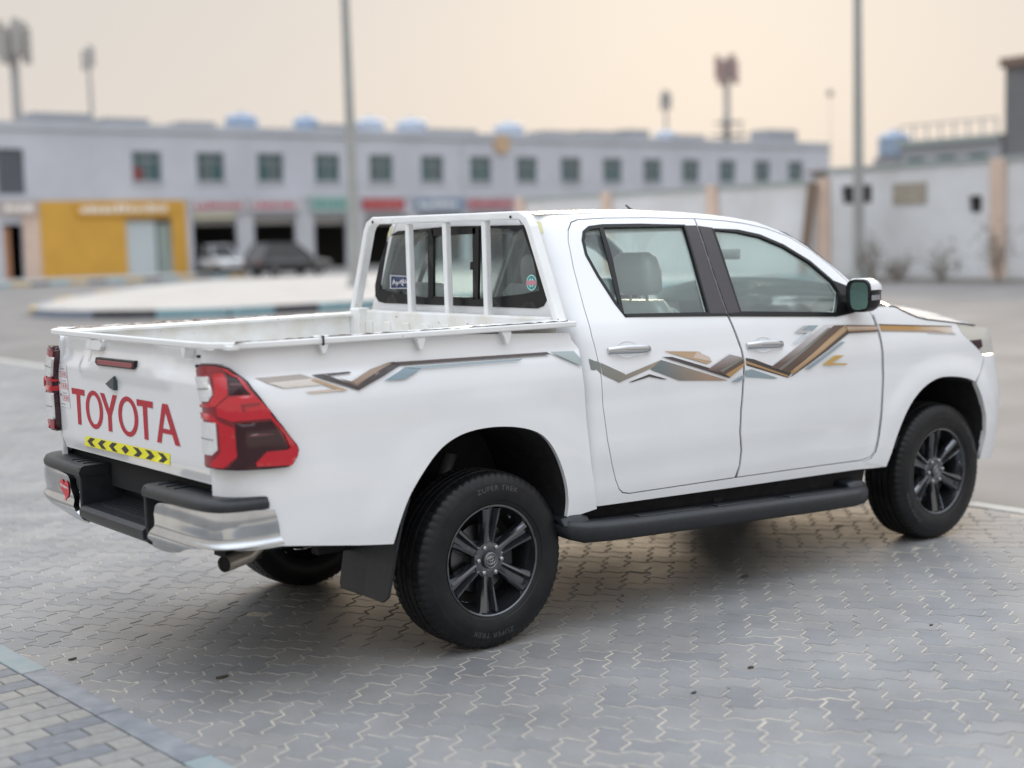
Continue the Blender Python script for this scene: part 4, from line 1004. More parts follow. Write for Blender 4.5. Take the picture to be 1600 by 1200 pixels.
DSTR = [(Z7([(122, 247), (165, 262), (177, 268), (184, 322), (133, 300)]), D_khaki, 'c'),
        (Z7([(178, 267), (298, 322), (268, 362), (188, 324)]), D_khaki, 'r'), (Z7([(250, 345), (468, 254), (490, 262), (268, 362)]), D_khaki, 'r'),
        (Z7([(468, 254), (790, 352), (556, 352), (418, 300)]), D_kh2, 'r'), (Z7([(310, 362), (412, 322), (500, 347), (478, 347), (412, 334), (330, 360)]), D_dark, 'r'),
        (Z7([(482, 212), (650, 214), (712, 262), (690, 273)]), D_tan, 'r'), (Z7([(640, 214), (700, 240), (712, 262), (620, 244)]), mat('stripe_pale_tan', (), 0), 'r'),
        (Z7([(470, 240), (520, 240), (808, 325), (795, 340)]), D_dark, 'r'), (Z7([(690, 300), (795, 228), (862, 243), (866, 262), (770, 322)]), D_fade, 'r'),
        (Z7([(740, 312), (862, 250), (866, 275), (795, 338), (765, 322)]), D_brown, 'r'), (Z7([(775, 322), (866, 268), (866, 280), (798, 336)]), D_gold, 'r'), (Z7([(745, 306), (850, 246), (860, 250), (760, 312)]), D_grey, 'r'),
        (Z7([(800, 360), (864, 322), (864, 345), (835, 358)]), D_slate, 'r'),
        (Z7([(876, 244), (915, 250), (1095, 318), (1080, 340), (880, 280)]), D_dark, 'f'), (Z7([(877, 258), (1085, 330), (1080, 336), (878, 270)]), D_gold, 'f'),
        (Z7([(873, 305), (905, 298), (1030, 340), (1015, 344), (876, 335)]), D_slate, 'f'),
        (Z7([(995, 290), (1255, 84), (1350, 84), (1085, 318), (1040, 300)]), D_fade, 'f'),
        (Z7([(1030, 302), (1300, 88), (1352, 86), (1095, 318), (1060, 306)]), D_brown, 'f'), (Z7([(1030, 297), (1270, 100), (1285, 100), (1045, 302)]), D_grey, 'f'), (Z7([(1080, 340), (1365, 86), (1368, 128), (1100, 328)]), D_dark, 'f'),
        (Z7([(1085, 312), (1330, 100), (1365, 88), (1366, 108), (1105, 318)]), D_gold, 'f'), (Z7([(1098, 300), (1335, 104), (1362, 96), (1362, 103), (1110, 306)]), D_tan, 'f'),
        (Z7([(1350, 86), (1502, 88), (1510, 118), (1366, 126)]), D_brown, 'f'), (Z7([(1352, 92), (1504, 92), (1508, 110), (1364, 116)]), D_tan, 'f'), (Z7([(1360, 98), (1505, 97), (1506, 103), (1362, 106)]), mat('stripe_pale_tan', (), 0), 'f'),
        (Z7([(1105, 125), (1150, 90), (1222, 88), (1190, 118), (1160, 125)]), D_lt, 'f'), (Z7([(1140, 112), (1170, 90), (1222, 88), (1195, 112)]), D_slate, 'f'), (Z7([(1095, 178), (1170, 122), (1195, 118), (1120, 175)]), mat('stripe_ice', (.58, .63, .65), .35, coat=.5), 'f'),
        (Z7([(1155, 298), (1180, 296), (1350, 168), (1330, 168)]), D_slate, 'f'),
        (Z7([(1238, 278), (1300, 232), (1345, 232), (1280, 268), (1362, 270), (1352, 277)]), mat('stripe_amber', (.55, .34, .09), .35, coat=.5), 'f')]
FSTR = [([(1373, 507), (1485, 510), (1489, 520), (1376, 518)], D_goldf), ([(1372, 506.5), (1486, 509.5), (1486, 511), (1372, 508.5)], D_brown), ([(1375, 515), (1462, 516.5), (1478, 520), (1377, 518)], mat('stripe_mocha', (.36, .26, .19), .35, coat=.5)), ([(1447, 519), (1492, 521), (1492, 523), (1450, 521)], D_lt)]
bs = [o for o in ROOT.children if o.name.startswith('bed_side')]; fs_ = [o for o in ROOT.children if o.name.startswith('front_fender')]; cs_ = [o for o in ROOT.children if o.name.startswith('cab_side')]
def layers(L):
    """how many earlier prints each one overlaps, so that it is laid on top of them"""
    out = []; bb = []
    for it in L:
        P = np.array(it[0]); a, b = P.min(0), P.max(0); n = 0
        for (c, d), m_ in zip(bb, out):
            if (a < d).all() and (c < b).all(): n = max(n, m_+1)
        bb.append((a, b)); out.append(n)
    return out
for k, mir in enumerate((False, True)):
    for (q, m), n_ in zip(BSTR, layers(BSTR)): panel('stripe', BED, BED.path(q), m, bs[k], off=.0032+.0007*n_, flange=0, res=.03, mirror=mir)
    for (q, m, wh), n_ in zip(DSTR, layers(DSTR)):
        panel('stripe', CAB, CAB.path(q), m, {'r': doors[k][0], 'f': doors[k][1], 'c': cs_[k]}[wh], off=.0016+.0007*n_, flange=0, res=.03, mirror=mir)
    for (q, m), n_ in zip(FSTR, layers(FSTR)): panel('stripe', CAB, CAB.path(q), m, fs_[k], off=.0045+.0007*n_, flange=0, res=.03, mirror=mir)

# dark strip laid on for the shaded gap between front door and wing
gap_px = [(1363, 492), (1372.8, 519), (1378.8, 551.5), (1379.8, 587), (1377.3, 642.5), (1372.8, 681.5), (1367.8, 705), (1359.5, 716.5), (1347, 721.5)]
for k, mir in enumerate((False, True)):
    q = CAB.path(gap_px); poly = [(a+.0026, b) for a, b in q]+[(a-.0026, b) for a, b in q[::-1]]
    panel('wing_gap_shade', CAB, poly, M_gap, fs_[k], off=.0035, flange=0, res=.03, mirror=mir)

for k, mir in enumerate((False, True)):
    q = CAB.path(smooth_px(HOODL, 1)); poly = [(a, b+.0035) for a, b in q]+[(a, b-.0035) for a, b in q[::-1]]
    panel('bonnet_gap_shade', CAB, poly, M_gap, fs_[k], off=.004, flange=0, res=.03, mirror=mir)  # black line over the panels, painted shade of the bonnet edge

# ================================================================== the place
# ------------------------------------------------------------------ ground
def ground_mat(name, c0, c1, rough, grain, gs, big):
    m = mat(name, c0, rough); n = m.node_tree.nodes; l = m.node_tree.links; b = n['Principled BSDF']
    g = n.new('ShaderNodeNewGeometry'); a = n.new('ShaderNodeTexNoise'); a.inputs['Scale'].default_value = gs; a.inputs['Detail'].default_value = 3
    c = n.new('ShaderNodeTexNoise'); c.inputs['Scale'].default_value = big; c.inputs['Detail'].default_value = 5
    for q in (a, c): l.new(g.outputs['Position'], q.inputs['Vector'])
    mx = n.new('ShaderNodeMix'); mx.data_type = 'RGBA'; mx.inputs[6].default_value = (*c0, 1); mx.inputs[7].default_value = (*c1, 1)
    ad = n.new('ShaderNodeMath'); ad.operation = 'MULTIPLY_ADD'; ad.inputs[1].default_value = grain; l.new(a.outputs[0], ad.inputs[0])
    mr = n.new('ShaderNodeMapRange'); mr.inputs[1].default_value = .3; mr.inputs[2].default_value = .7; mr.inputs[3].default_value = -grain*.3; mr.inputs[4].default_value = 1-grain*.7
    l.new(c.outputs[0], mr.inputs[0]); l.new(mr.outputs[0], ad.inputs[2]); l.new(ad.outputs[0], mx.inputs[0]); l.new(mx.outputs[2], b.inputs['Base Color'])
    bp = n.new('ShaderNodeBump'); bp.inputs['Strength'].default_value = .5; bp.inputs['Distance'].default_value = .006; l.new(a.outputs[0], bp.inputs['Height']); l.new(bp.outputs[0], b.inputs['Normal'])
    return m
M_asph = ground_mat('sunbleached_asphalt', (.115, .106, .099), (.22, .206, .192), .75, .75, 90, .6)
road = MB().add([(-900, -900, -.014), (1600, -900, -.014), (1600, 1600, -.014), (-900, 1600, -.014)], [(0, 1, 2, 3)]).build('asphalt_road', M_asph)
tag(road, kind='structure')
M_sand = mat('joint_sand', (.46, .41, .34), .95, var=.15, vscale=40, bump=.3, bscale=300)
paving = MB().add([(-1.62, -6, -.0026), (4.0, -6, -.0026), (4.0, 17.6, -.0026), (-1.62, 17.6, -.0026)], [(0, 1, 2, 3)]).build('block_paving', M_sand)
tag(paving, kind='structure')
# pavers: zigzag-edged blocks in a herringbone turned 45 degrees
def paver_mat():
    m = mat('concrete_paver', (.27, .27, .272), .46); n = m.node_tree.nodes; l = m.node_tree.links; b = n['Principled BSDF']
    oi = n.new('ShaderNodeObjectInfo'); g = n.new('ShaderNodeNewGeometry'); ad = n.new('ShaderNodeMath'); ad.operation = 'ADD'; fr = n.new('ShaderNodeMath'); fr.operation = 'FRACT'
    l.new(oi.outputs['Random'], ad.inputs[0]); l.new(g.outputs['Random Per Island'], ad.inputs[1]); l.new(ad.outputs[0], fr.inputs[0])
    cr = n.new('ShaderNodeValToRGB'); e = cr.color_ramp.elements
    e[0].position = 0; e[0].color = (.205, .205, .207, 1); e[1].position = 1; e[1].color = (.248, .240, .232, 1); l.new(fr.outputs[0], cr.inputs[0])
    nz = n.new('ShaderNodeTexNoise'); nz.inputs['Scale'].default_value = 1.3; nz.inputs['Detail'].default_value = 10; nz.inputs['Roughness'].default_value = .65
    n2 = n.new('ShaderNodeTexNoise'); n2.inputs['Scale'].default_value = 260; n2.inputs['Detail'].default_value = 3
    for q in (nz, n2): l.new(g.outputs['Position'], q.inputs['Vector'])
    m1 = n.new('ShaderNodeMix'); m1.data_type = 'RGBA'; m1.blend_type = 'MULTIPLY'; m1.inputs[0].default_value = 1
    r1 = n.new('ShaderNodeMapRange'); r1.inputs[1].default_value = .3; r1.inputs[2].default_value = .7; r1.inputs[3].default_value = .74; r1.inputs[4].default_value = 1.20
    l.new(nz.outputs[0], r1.inputs[0]); l.new(cr.outputs[0], m1.inputs[6]); l.new(r1.outputs[0], m1.inputs[7])
    m2 = n.new('ShaderNodeMix'); m2.data_type = 'RGBA'; m2.blend_type = 'MULTIPLY'; m2.inputs[0].default_value = 1
    r2 = n.new('ShaderNodeMapRange'); r2.inputs[1].default_value = .3; r2.inputs[2].default_value = .7; r2.inputs[3].default_value = .86; r2.inputs[4].default_value = 1.12
    l.new(n2.outputs[0], r2.inputs[0]); l.new(m1.outputs[2], m2.inputs[6]); l.new(r2.outputs[0], m2.inputs[7]); l.new(m2.outputs[2], b.inputs['Base Color'])
    rr_ = n.new('ShaderNodeMapRange'); rr_.inputs[1].default_value = .3; rr_.inputs[2].default_value = .7; rr_.inputs[3].default_value = .56; rr_.inputs[4].default_value = .74
    l.new(nz.outputs[0], rr_.inputs[0]); l.new(rr_.outputs[0], b.inputs['Roughness'])
    bp = n.new('ShaderNodeBump'); bp.inputs['Strength'].default_value = .25; bp.inputs['Distance'].default_value = .002; l.new(n2.outputs[0], bp.inputs['Height']); l.new(bp.outputs[0], b.inputs['Normal'])
    return m
M_paver = paver_mat()
UN = .1167; AMP = .135
wv = lambda t: np.interp(t % 1.0, [0, .22, .78, 1], [0, AMP, -AMP, 0])
def paver_outline():
    ts = [0, .22, .78, 1, 1.22, 1.78, 2]
    out = [(t, wv(t)) for t in ts[:-1]]
    out += [(2-wv(t), t) for t in (0, .22, .78)]
    out += [(t, 1+wv(t)) for t in ts[::-1][:-1]]
    out += [(-wv(t), t) for t in (1, .78, .22)]
    return [(x*UN, y*UN) for x, y in out]
po = paver_outline(); p1 = grow(po, -.0038); p2 = grow(po, -.0062); n_ = len(po)
PV = [(x, y, -.03) for x, y in p1]+[(x, y, -.0025) for x, y in p1]+[(x, y, 0) for x, y in p2]
PF = [tuple(range(2*n_, 3*n_))]+[(i, (i+1) % n_, n_+(i+1) % n_, n_+i) for i in range(n_)]+[(n_+i, n_+(i+1) % n_, 2*n_+(i+1) % n_, 2*n_+i) for i in range(n_)]
pb = MB(); pb.v = PV; pb.f = PF
pav_me = pb.mesh('paver', M_paver, fixn=False)
A45 = rad(-45); ORG = np.array([-.089, -1.479])
def kerb_x(y): return -1.545-.0425*y
cells = []
R2 = np.array([[math.cos(A45), -math.sin(A45)], [math.sin(A45), math.cos(A45)]])
for a in range(-160, 161):
    for b in range(-160, 161):
        k = (a-b) % 4
        if k == 0: loc, rot, cc = (a, b), A45, (a+1, b+.5)
        elif k == 2: loc, rot, cc = (a+1, b-1), A45+math.pi/2, (a+.5, b)
        else: continue
        c = ORG+R2 @ (np.array(cc)*UN)
        if not (kerb_x(c[1])-.08 < c[0] < 3.99 and -3.9 < c[1] < 17.5): continue
        cells.append((ORG+R2 @ (np.array(loc)*UN), rot, c))
def area_seen(c):
    q = np.array([c[0], c[1], 0])-CAM; d = q @ FWD
    if d < .5: return 0
    u, v = 800+FPX*(q @ RIGHT)/d, 600-FPX*(q @ UP)/d
    if not (-30 < u < 1630 and v < 1225): return 0
    return 1/d**3
vis = [area_seen(c[2]) for c in cells]
order = sorted(range(len(cells)), key=lambda i: -vis[i]); near = set(order[:299])
field = MB()
PVa = np.array(PV)
for i, (l, r, c) in enumerate(cells):
    dz = rng.normal(0, .0006); rx, ry, rz = rng.normal(0, .004, 3); rz *= .6
    R_ = Matrix.Rotation(r+rz, 3, 'Z') @ Matrix.Rotation(rx, 3, 'X') @ Matrix.Rotation(ry, 3, 'Y')
    if i in near:
        o = bpy.data.objects.new('paver', pav_me); COL.objects.link(o); o.parent = paving; o.location = (l[0], l[1], dz); o.rotation_euler = R_.to_euler()
    else:
        P = PVa @ np.array(R_).T+np.array([l[0], l[1], dz]); field.add(P, PF)
tag(field.build('paver_field', M_paver, paving, fixn=False), kind='stuff')
# edging strip towards the asphalt
M_conc = mat('pale_concrete', (.46, .45, .42), .8, var=.12, vscale=6, bump=.15, bscale=60)
edging = tag(MB().box2((3.99, -6, -.05), (4.11, 22, -.006)).build('paving_edging', M_conc), kind='structure')
for k in range(40):
    y = -6+.7*k; o = MB().box2((3.985, y+.004, -.02), (4.115, y+.696, .006)).build('edging_stone', M_conc, edging, bevel=.004)
# ---- kerb and brick strip in the near left corner
KM = [mat('worn_teal_kerb', (.21, .265, .273), .7, dirt=(.265, .29, .29), vscale=9, bump=.15), mat('worn_grey_kerb', (.17, .178, .195), .65, dirt=(.25, .255, .27), vscale=11, bump=.15)]
kd = np.array([-.0425, 1.0]); kd /= np.linalg.norm(kd); kn = np.array([-kd[1], kd[0]])   # kn points to -x
def kp(t, w): q = np.array([-1.545, 0])+kd*t+kn*w; return q
kerb = tag(MB().prism([tuple(kp(-2.7, .002)), tuple(kp(2.9, .002)), tuple(kp(2.9, .10)), tuple(kp(-2.7, .10))], lambda a, b: (a, b, -.06), lambda a, b: (a, b, -.004)).build('kerb', M_conc), kind='structure')
marks = [2.9, 2.2, 1.53, .84, .15, -.56, -1.235, -1.92, -2.6]
for i, (t1, t0) in enumerate(zip(marks[:-1], marks[1:])):
    m = KM[0] if i in (3, 6, 7, 0) else KM[1]
    q = [tuple(kp(t0+.003, .0)), tuple(kp(t1-.003, .0)), tuple(kp(t1-.003, .104)), tuple(kp(t0+.003, .104))]
    MB().prism(q, lambda a, b: (a, b, -.05), lambda a, b: (a, b, .012)).build('kerb_stone', m, kerb, bevel=.005)
strip = tag(MB().prism([tuple(kp(-3, .104)), tuple(kp(3, .104)), tuple(kp(3, 1.3)), tuple(kp(-3, 1.3))], lambda a, b: (a, b, -.06), lambda a, b: (a, b, -.003)).build('brick_pavement', M_sand), kind='structure')
BM = [mat('pale_brick', (.235, .228, .215), .75, var=.10, vscale=20, bump=.2), mat('beige_brick', (.26, .248, .228), .75, var=.10, vscale=20, bump=.2), mat('blue_grey_brick', (.165, .17, .182), .7, var=.12, vscale=20, bump=.2)]
bw, bl_ = .103, .2
bme = []
for m in BM:
    x0, y0 = .0025, .0025
    bb = MB().loft([[(x0, y0, -.04), (bl_-x0, y0, -.04), (bl_-x0, bw-y0, -.04), (x0, bw-y0, -.04)], [(x0, y0, .004), (bl_-x0, y0, .004), (bl_-x0, bw-y0, .004), (x0, bw-y0, .004)], [(x0+.003, y0+.003, .008), (bl_-x0-.003, y0+.003, .008), (bl_-x0-.003, bw-y0-.003, .008), (x0+.003, bw-y0-.003, .008)]], True, True)
    bme.append(bb.mesh('brick', m))
rot = math.atan2(kn[1], kn[0])
for r_ in range(-13, 12):
    for c_ in range(-1, 5):
        w0_ = .107+c_*bl_+(.5*bl_ if r_ % 2 else .0)
        if w0_ < .08: w0_ = None
        if w0_ is None:
            continue
        q = kp(.07+r_*bw, w0_)
        if q[0] < -2.6: continue
        m = 2 if (r_*7+c_*5) % 9 in (0, 3, 5) else (r_+c_*3) % 2
        o = bpy.data.objects.new('brick', bme[m]); COL.objects.link(o); o.parent = strip
        o.location = (q[0], q[1], rng.normal(0, .001)); o.rotation_euler = (rng.normal(0, .004), rng.normal(0, .004), rot+rng.normal(0, .004))
    if r_ % 2:
        q = kp(.07+r_*bw, .107); o = bpy.data.objects.new('brick', bme[(r_//2) % 2]); COL.objects.link(o); o.parent = strip
        o.location = (q[0], q[1], 0); o.rotation_euler = (0, 0, rot); o.scale = (.49, 1, 1)
# a few bits of litter lying on the paving
M_leaf = mat('dry_leaf', (.05, .04, .03), .8)
for i, (u, v, s_) in enumerate(((347, 1058, .026), (1164, 901, .022), (113, 1030, .016), (1173, 1043, .014), (1084, 1083, .012), (1455, 977, .010))):
    p = hit(u, v, 2, .002); mb = MB(); n = 9
    top_ = [(p[0]+s_*(1+.25*rng.random())*math.cos(t)*(1.0), p[1]+s_*.45*math.sin(t)*(1+.4*rng.random()), .004+.004*rng.random()) for t in np.linspace(0, 2*math.pi, n+1)[:-1]]
    mb.add(top_+[(x, y, .0015) for x, y, z in top_], [tuple(range(n)), tuple(range(2*n-1, n-1, -1))]+[(k, n+k, n+(k+1) % n, (k+1) % n) for k in range(n)])
    o = mb.build('dry_leaf', M_leaf)
    tag(o, ['dark curled dry leaf lying on the pavers behind the tailpipe, largest of the litter', 'dark dry leaf lying on the pavers between the front and rear wheels', 'small dark scrap lying beside the kerb near the left edge', 'small dark chip stuck in a paver joint right of the rear wheel', 'tiny dark chip on the pavers nearest the bottom edge', 'tiny dark speck on the pavers near the right edge'][i], 'leaf' if i < 2 else 'litter')

# ------------------------------------------------------------------ long two-storey row of workshops
FY = 81.0
def fx(u): return float(hit(u, 330, 1, FY)[0])
M_wall = mat('pale_grey_render', (.53, .54, .585), .85, var=.06, vscale=.4)
M_band = mat('darker_parapet_render', (.47, .485, .52), .85, var=.06, vscale=.4)
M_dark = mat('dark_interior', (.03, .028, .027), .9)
M_frame = mat('window_frame_grey', (.30, .31, .32), .6)
M_pane = mat('blue_green_pane', (.055, .115, .125), .12, spec=.8)
M_pane2 = mat('dusty_pane', (.09, .12, .125), .3, spec=.6)
BL = empty('workshop_building', (62, FY, 0), 'long pale grey two storey row of workshops with square upper windows and shop signs', 'building')
wx = [34.65+4.406*i for i in range(15)]
WW, WZ0, WZ1 = 1.0, 5.95, 7.85
holes = [[(x-WW, WZ0), (x+WW, WZ0), (x+WW, WZ1), (x-WW, WZ1)] for x in wx]
shops = [(fx(195), fx(266), .05, 3.55), (fx(300), fx(369), .05, 3.7), (fx(396), fx(461), .05, 3.7), (fx(490), fx(541), .05, 3.6), (fx(570), fx(640), .05, 3.6), (fx(655), fx(722), .05, 3.6), (fx(735), fx(800), .05, 3.6), (fx(2), fx(33), .05, 3.4)]
holes += [[(a, z0), (b, z0), (b, z1), (a, z1)] for a, b, z0, z1 in shops]
side_h = [(fx(-2), 5.2), (fx(42), 5.2), (fx(42), 7.9), (fx(-2), 7.9)]
holes.append(side_h)
out = [(20, 0), (101, 0), (101, 9.05), (20, 9.05)]
vs, fs = fill2d(out, holes, 2.5)
P = np.stack([vs[:, 0], np.full(len(vs), FY), vs[:, 1]], 1); N = np.tile([0, -1.0, 0], (len(vs), 1))
shell('wall', P, N, orient(P, fs, np.array([0, -1.0, 0])), M_wall, BL, flange=.28)
MB().box2((20, FY-.12, 9.05), (101, FY+.25, 9.55)).build('parapet', M_band, BL)
MB().box2((20, FY-.06, 4.78), (101, FY+.0, 4.92)).build('string_course', M_band, BL)
MB().box2((20, FY+.3, 8.7), (101, FY+13, 9.0)).build('roof', M_band, BL)
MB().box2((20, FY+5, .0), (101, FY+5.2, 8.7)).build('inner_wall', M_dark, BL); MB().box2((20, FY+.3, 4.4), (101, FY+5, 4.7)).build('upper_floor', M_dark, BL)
MB().box2((100.7, FY+.3, 0), (101, FY+13, 8.7)).build('end_wall', M_wall, BL); MB().box2((20, FY+.3, 0), (20.3, FY+13, 8.7)).build('end_wall', M_wall, BL)
for i, x in enumerate(wx):
    f = MB()
    for a, b in (((x-WW, WZ0), (x-WW+.08, WZ1)), ((x+WW-.08, WZ0), (x+WW, WZ1)), ((x-WW+.08, WZ0), (x+WW-.08, WZ0+.08)), ((x-WW+.08, WZ1-.08), (x+WW-.08, WZ1)), ((x-.04, WZ0+.08), (x+.04, WZ1-.08)), ((x-WW+.08, WZ1-.62), (x-.04, WZ1-.55)), ((x+.04, WZ1-.62), (x+WW-.08, WZ1-.55))):
        f.box2((a[0], FY+.10, a[1]), (b[0], FY+.18, b[1]))
    wo = f.build('window', M_frame, BL)
    for sx in (-1, 1):
        MB().box2((x+sx*.04, FY+.135, WZ0+.08), (x+sx*(WW-.08), FY+.15, WZ1-.62)).build('pane', M_pane if (i+sx) % 3 else M_pane2, wo)
        MB().box2((x+sx*.04, FY+.135, WZ1-.55), (x+sx*(WW-.08), FY+.15, WZ1-.08)).build('pane', M_pane, wo)
    MB().box2((x-WW-.1, FY-.10, WZ0-.12), (x+WW+.1, FY+.05, WZ0-.02)).build('sill', M_band, wo)
    if i == 0: MB().box2((x-.9, FY+.05, WZ0+.1), (x-.35, FY+.10, WZ0+.9)).build('hanging_cloth', mat('dull_red_cloth', (.25, .06, .06), .9), wo)
f = MB()
for k in range(7): a = fx(-2)+(fx(42)-fx(-2))*k/7; f.box2((a+.05, FY+.1, 5.25), (a+.38, FY+.15, 7.85))
f.build('louvre', mat('slate_louvre', (.16, .17, .20), .6), BL)
# shopfronts
M_orange = mat('mustard_shopfront', (.62, .34, .05), .6, var=.05, vscale=.8); M_peach = mat('peach_render', (.64, .49, .40), .8, var=.06, vscale=1)
MB().box2((fx(61), FY-.06, .04), (fx(195), FY-.002, 4.78)).build('mustard_panel', M_orange, BL); MB().box2((fx(266), FY-.06, .04), (fx(290), FY-.002, 4.78)).build('mustard_panel', M_orange, BL)
MB().box2((fx(195), FY-.06, 3.6), (fx(266), FY-.002, 4.78)).build('mustard_panel', M_orange, BL)
MB().box2((fx(34), FY-.08, .04), (fx(60), FY-.002, 4.0)).build('pier', M_peach, BL)
for u0, u1 in ((372, 393), (464, 487), (545, 566), (643, 652), (725, 732)): MB().box2((fx(u0), FY-.05, .04), (fx(u1), FY-.002, 3.8)).build('pier', mat('pale_pier', (.50, .51, .53), .8), BL)
d = MB().box2((fx(197), FY+.15, .05), (fx(243), FY+.2, 3.45)).build('door', mat('pale_blue_door', (.52, .58, .60), .5), BL)
MB().box2((fx(246), FY+.15, .05), (fx(265), FY+.2, 3.3)).build('door', mat('green_grey_door', (.30, .36, .33), .5), BL)
MB().box2((fx(2), FY+.15, .05), (fx(14), FY+.2, 3.2)).build('door', mat('rust_door', (.40, .20, .11), .6), BL)
for i in range(1, 7):
    a, b, z0, z1 = shops[i]; sh = MB()
    for k in range(3): sh.box2((a+.02, FY+.20, z1-.12-.22*k), (b-.02, FY+.24, z1+.08-.22*k))
    sh.build('shutter', mat('shutter_grey', (.30, .29, .27), .6), BL)
def sign(u0, u1, z0, z1, board, ink, label, rows=1, yy=0):
    t = MB().box2((fx(u0), FY-.22-yy, z0), (fx(u1), FY-.07-yy, z1)).build('shop_sign', board)
    mb = MB(); x = fx(u0)+.25; x1 = fx(u1)-.25; h = (z1-z0)
    while x < x1-.3:
        wd = rng.uniform(.16, .42); mb.box2((x, FY-.235-yy, z0+h*rng.uniform(.22, .32)), (min(x+wd, x1), FY-.222-yy, z0+h*rng.uniform(.60, .80))); x += wd+rng.uniform(.06, .16)
    mb.build('sign_lettering', ink, t)
    tag(t, label, 'shop sign', 'signs over the workshops')
M_pale = mat('pale_sign_board', (.52, .50, .52), .6); I_red = mat('sign_red', (.45, .06, .08), .6); I_white = mat('sign_white', (.80, .78, .74), .6)
sign(0, 56, 3.95, 4.75, mat('pinkish_sign_board', (.50, .40, .36), .6), I_white, 'faded peach shop sign at the left edge, over the doorway beside the mustard shopfront')
sign(118, 268, 3.85, 4.65, M_orange, I_white, 'mustard shop sign with white lettering over the pale blue door', yy=0)
sign(297, 384, 4.0, 4.75, M_pale, I_red, 'pale shop sign with red lettering over the bay with the white car')
sign(388, 470, 4.0, 4.75, M_pale, mat('sign_pink', (.50, .13, .16), .6), 'pale shop sign with pinkish red lettering over the bay behind the black car')
sign(484, 545, 3.9, 5.0, mat('sage_sign_board', (.33, .45, .42), .6), mat('sign_teal', (.10, .30, .27), .6), 'sage green shop sign beside the lamp post')
sign(566, 630, 4.0, 4.75, mat('red_sign_board', (.42, .055, .06), .6), mat('sign_dim_pink', (.55, .20, .20), .6), 'solid red shop sign right of the nearer lamp post')
sign(648, 722, 3.9, 4.7, mat('blue_sign_board', (.20, .29, .42), .6), I_white, 'blue shop sign between the red and the pink ones')
sign(728, 802, 3.95, 4.7, mat('pink_sign_board', (.48, .30, .33), .6), I_red, 'pinkish shop sign at the right end of the row, just above the cab roof')
MB().box2((fx(300), FY-.12, 3.55), (fx(366), FY-.055, 3.95)).build('awning_board', mat('pale_yellow_board', (.55, .52, .38), .7), BL)
MB().tube([hit(785, 225, 1, FY-.16), hit(785, 225, 1, FY-.16)+np.array([0, .1, 0])], .75, 20).build('round_badge', mat('amber_badge', (.55, .38, .24), .6), BL)
MB().box2((fx(722), FY-.03, 4.92), (fx(729), FY-.001, 9.0)).build('expansion_joint', M_band, BL)
# roof tanks and clutter
M_tank = mat('blue_water_tank', (.30, .38, .50), .5); M_tank2 = mat('pale_blue_tank', (.45, .51, .60), .5); M_clut = mat('roof_clutter', (.30, .31, .33), .7)
tanks = [(377, 178, 1.6, M_tank, 'bright blue round water tank on the roof, leftmost on the long building'), (478, 182, 1.3, M_tank, 'blue round water tank on the roof just left of the lamp post'), (578, 184, 1.5, M_tank2, 'pale blue water tank on the roof just right of the lamp post'),
         (643, 186, 1.7, M_tank2, 'pale blue water tank on the roof above the red shop sign'), (795, 192, 1.7, M_tank2, 'pale blue water tank on the roof behind the amber badge'), (1040, 207, 1.4, M_tank2, 'pale blue water tank on the roof below the small mast')]
def tank(p, r, h, m, label):
    t = MB().lathe([(0, .001), (.02, r*.9), (.08, r), (h*.25, r*1.01), (h*.27, r*.98), (h*.5, r*1.01), (h*.52, r*.98), (h*.8, r), (h*.92, r*.82), (h*1.0, r*.35), (h*1.02, .001)], 20)
    t.v = [(x+p[0], z+p[1], -y+p[2]) for x, y, z in t.v]
    o = t.build('water_tank', m, smooth=True, angle=40); tag(o, label, 'water tank', 'water tanks on the roofs')
    MB().tube([(p[0], p[1], p[2]+h), (p[0], p[1], p[2]+h*1.08)], r*.25, 10).build('tank_lid', m, o)
    MB().box2((p[0]-r*.9, p[1]-r*.9, p[2]-.42), (p[0]+r*.9, p[1]+r*.9, p[2]-.005)).build('tank_stand', M_clut, o)
for u, v, r, m, lab_ in tanks:
    p = hit(u, v, 1, FY+5); h = max(1.5, p[2]-9.42+.3); tank((p[0], FY+5, 9.42), r*.72, h*.82, m, lab_)
for i, (u, w_, h) in enumerate(((90, 4, 1.1), (190, 3, .9), (300, 2.5, .8), (520, 3, .9), (700, 4, .8), (860, 3, .9), (925, 3.5, 1.0), (985, 2.5, 1.2), (1070, 3, .9), (1210, 4, 1.6))):
    p = hit(u, 200, 1, FY+4); b = MB().box2((p[0]-w_/2, FY+3, 9.003), (p[0]+w_/2, FY+5.2, 9.3+h)).build('roof_housing', M_clut, BL)

# ------------------------------------------------------------------ pavement in front of the shops, island with painted kerbs
M_side = mat('dusty_concrete', (.34, .325, .30), .85, var=.1, vscale=.7)
sw_ = tag(MB().box2((14, 68, -.02), (34.5, FY-.005, .12)).build('shop_pavement', M_side), kind='structure')
K_teal = mat('teal_kerb_paint', (.22, .36, .40), .7, var=.1, vscale=3); K_dark = mat('dark_kerb_paint', (.07, .07, .08), .7, var=.15, vscale=3); K_yel = mat('yellow_kerb_paint', (.50, .34, .10), .7, var=.1, vscale=3); K_blue = mat('blue_grey_kerb_paint', (.20, .23, .28), .7)
for k in range(20): MB().box2((14+1.02*k, 67.8, -.02), (15.0+1.02*k, 67.995, .16)).build('kerb_stone', (K_teal, K_yel, K_dark)[k % 3], sw_)
isl = [(9.9, 31.0), (10.35, 29.4), (11.3, 27.9), (12.7, 26.8), (15, 26.5), (34.4, 26.6), (34.4, 54), (26, 55.2), (19, 48), (13.2, 39.5), (10.6, 34.5), (9.95, 32.5)]
M_isl = mat('pale_island_paving', (.43, .40, .365), .85, var=.1, vscale=.6)
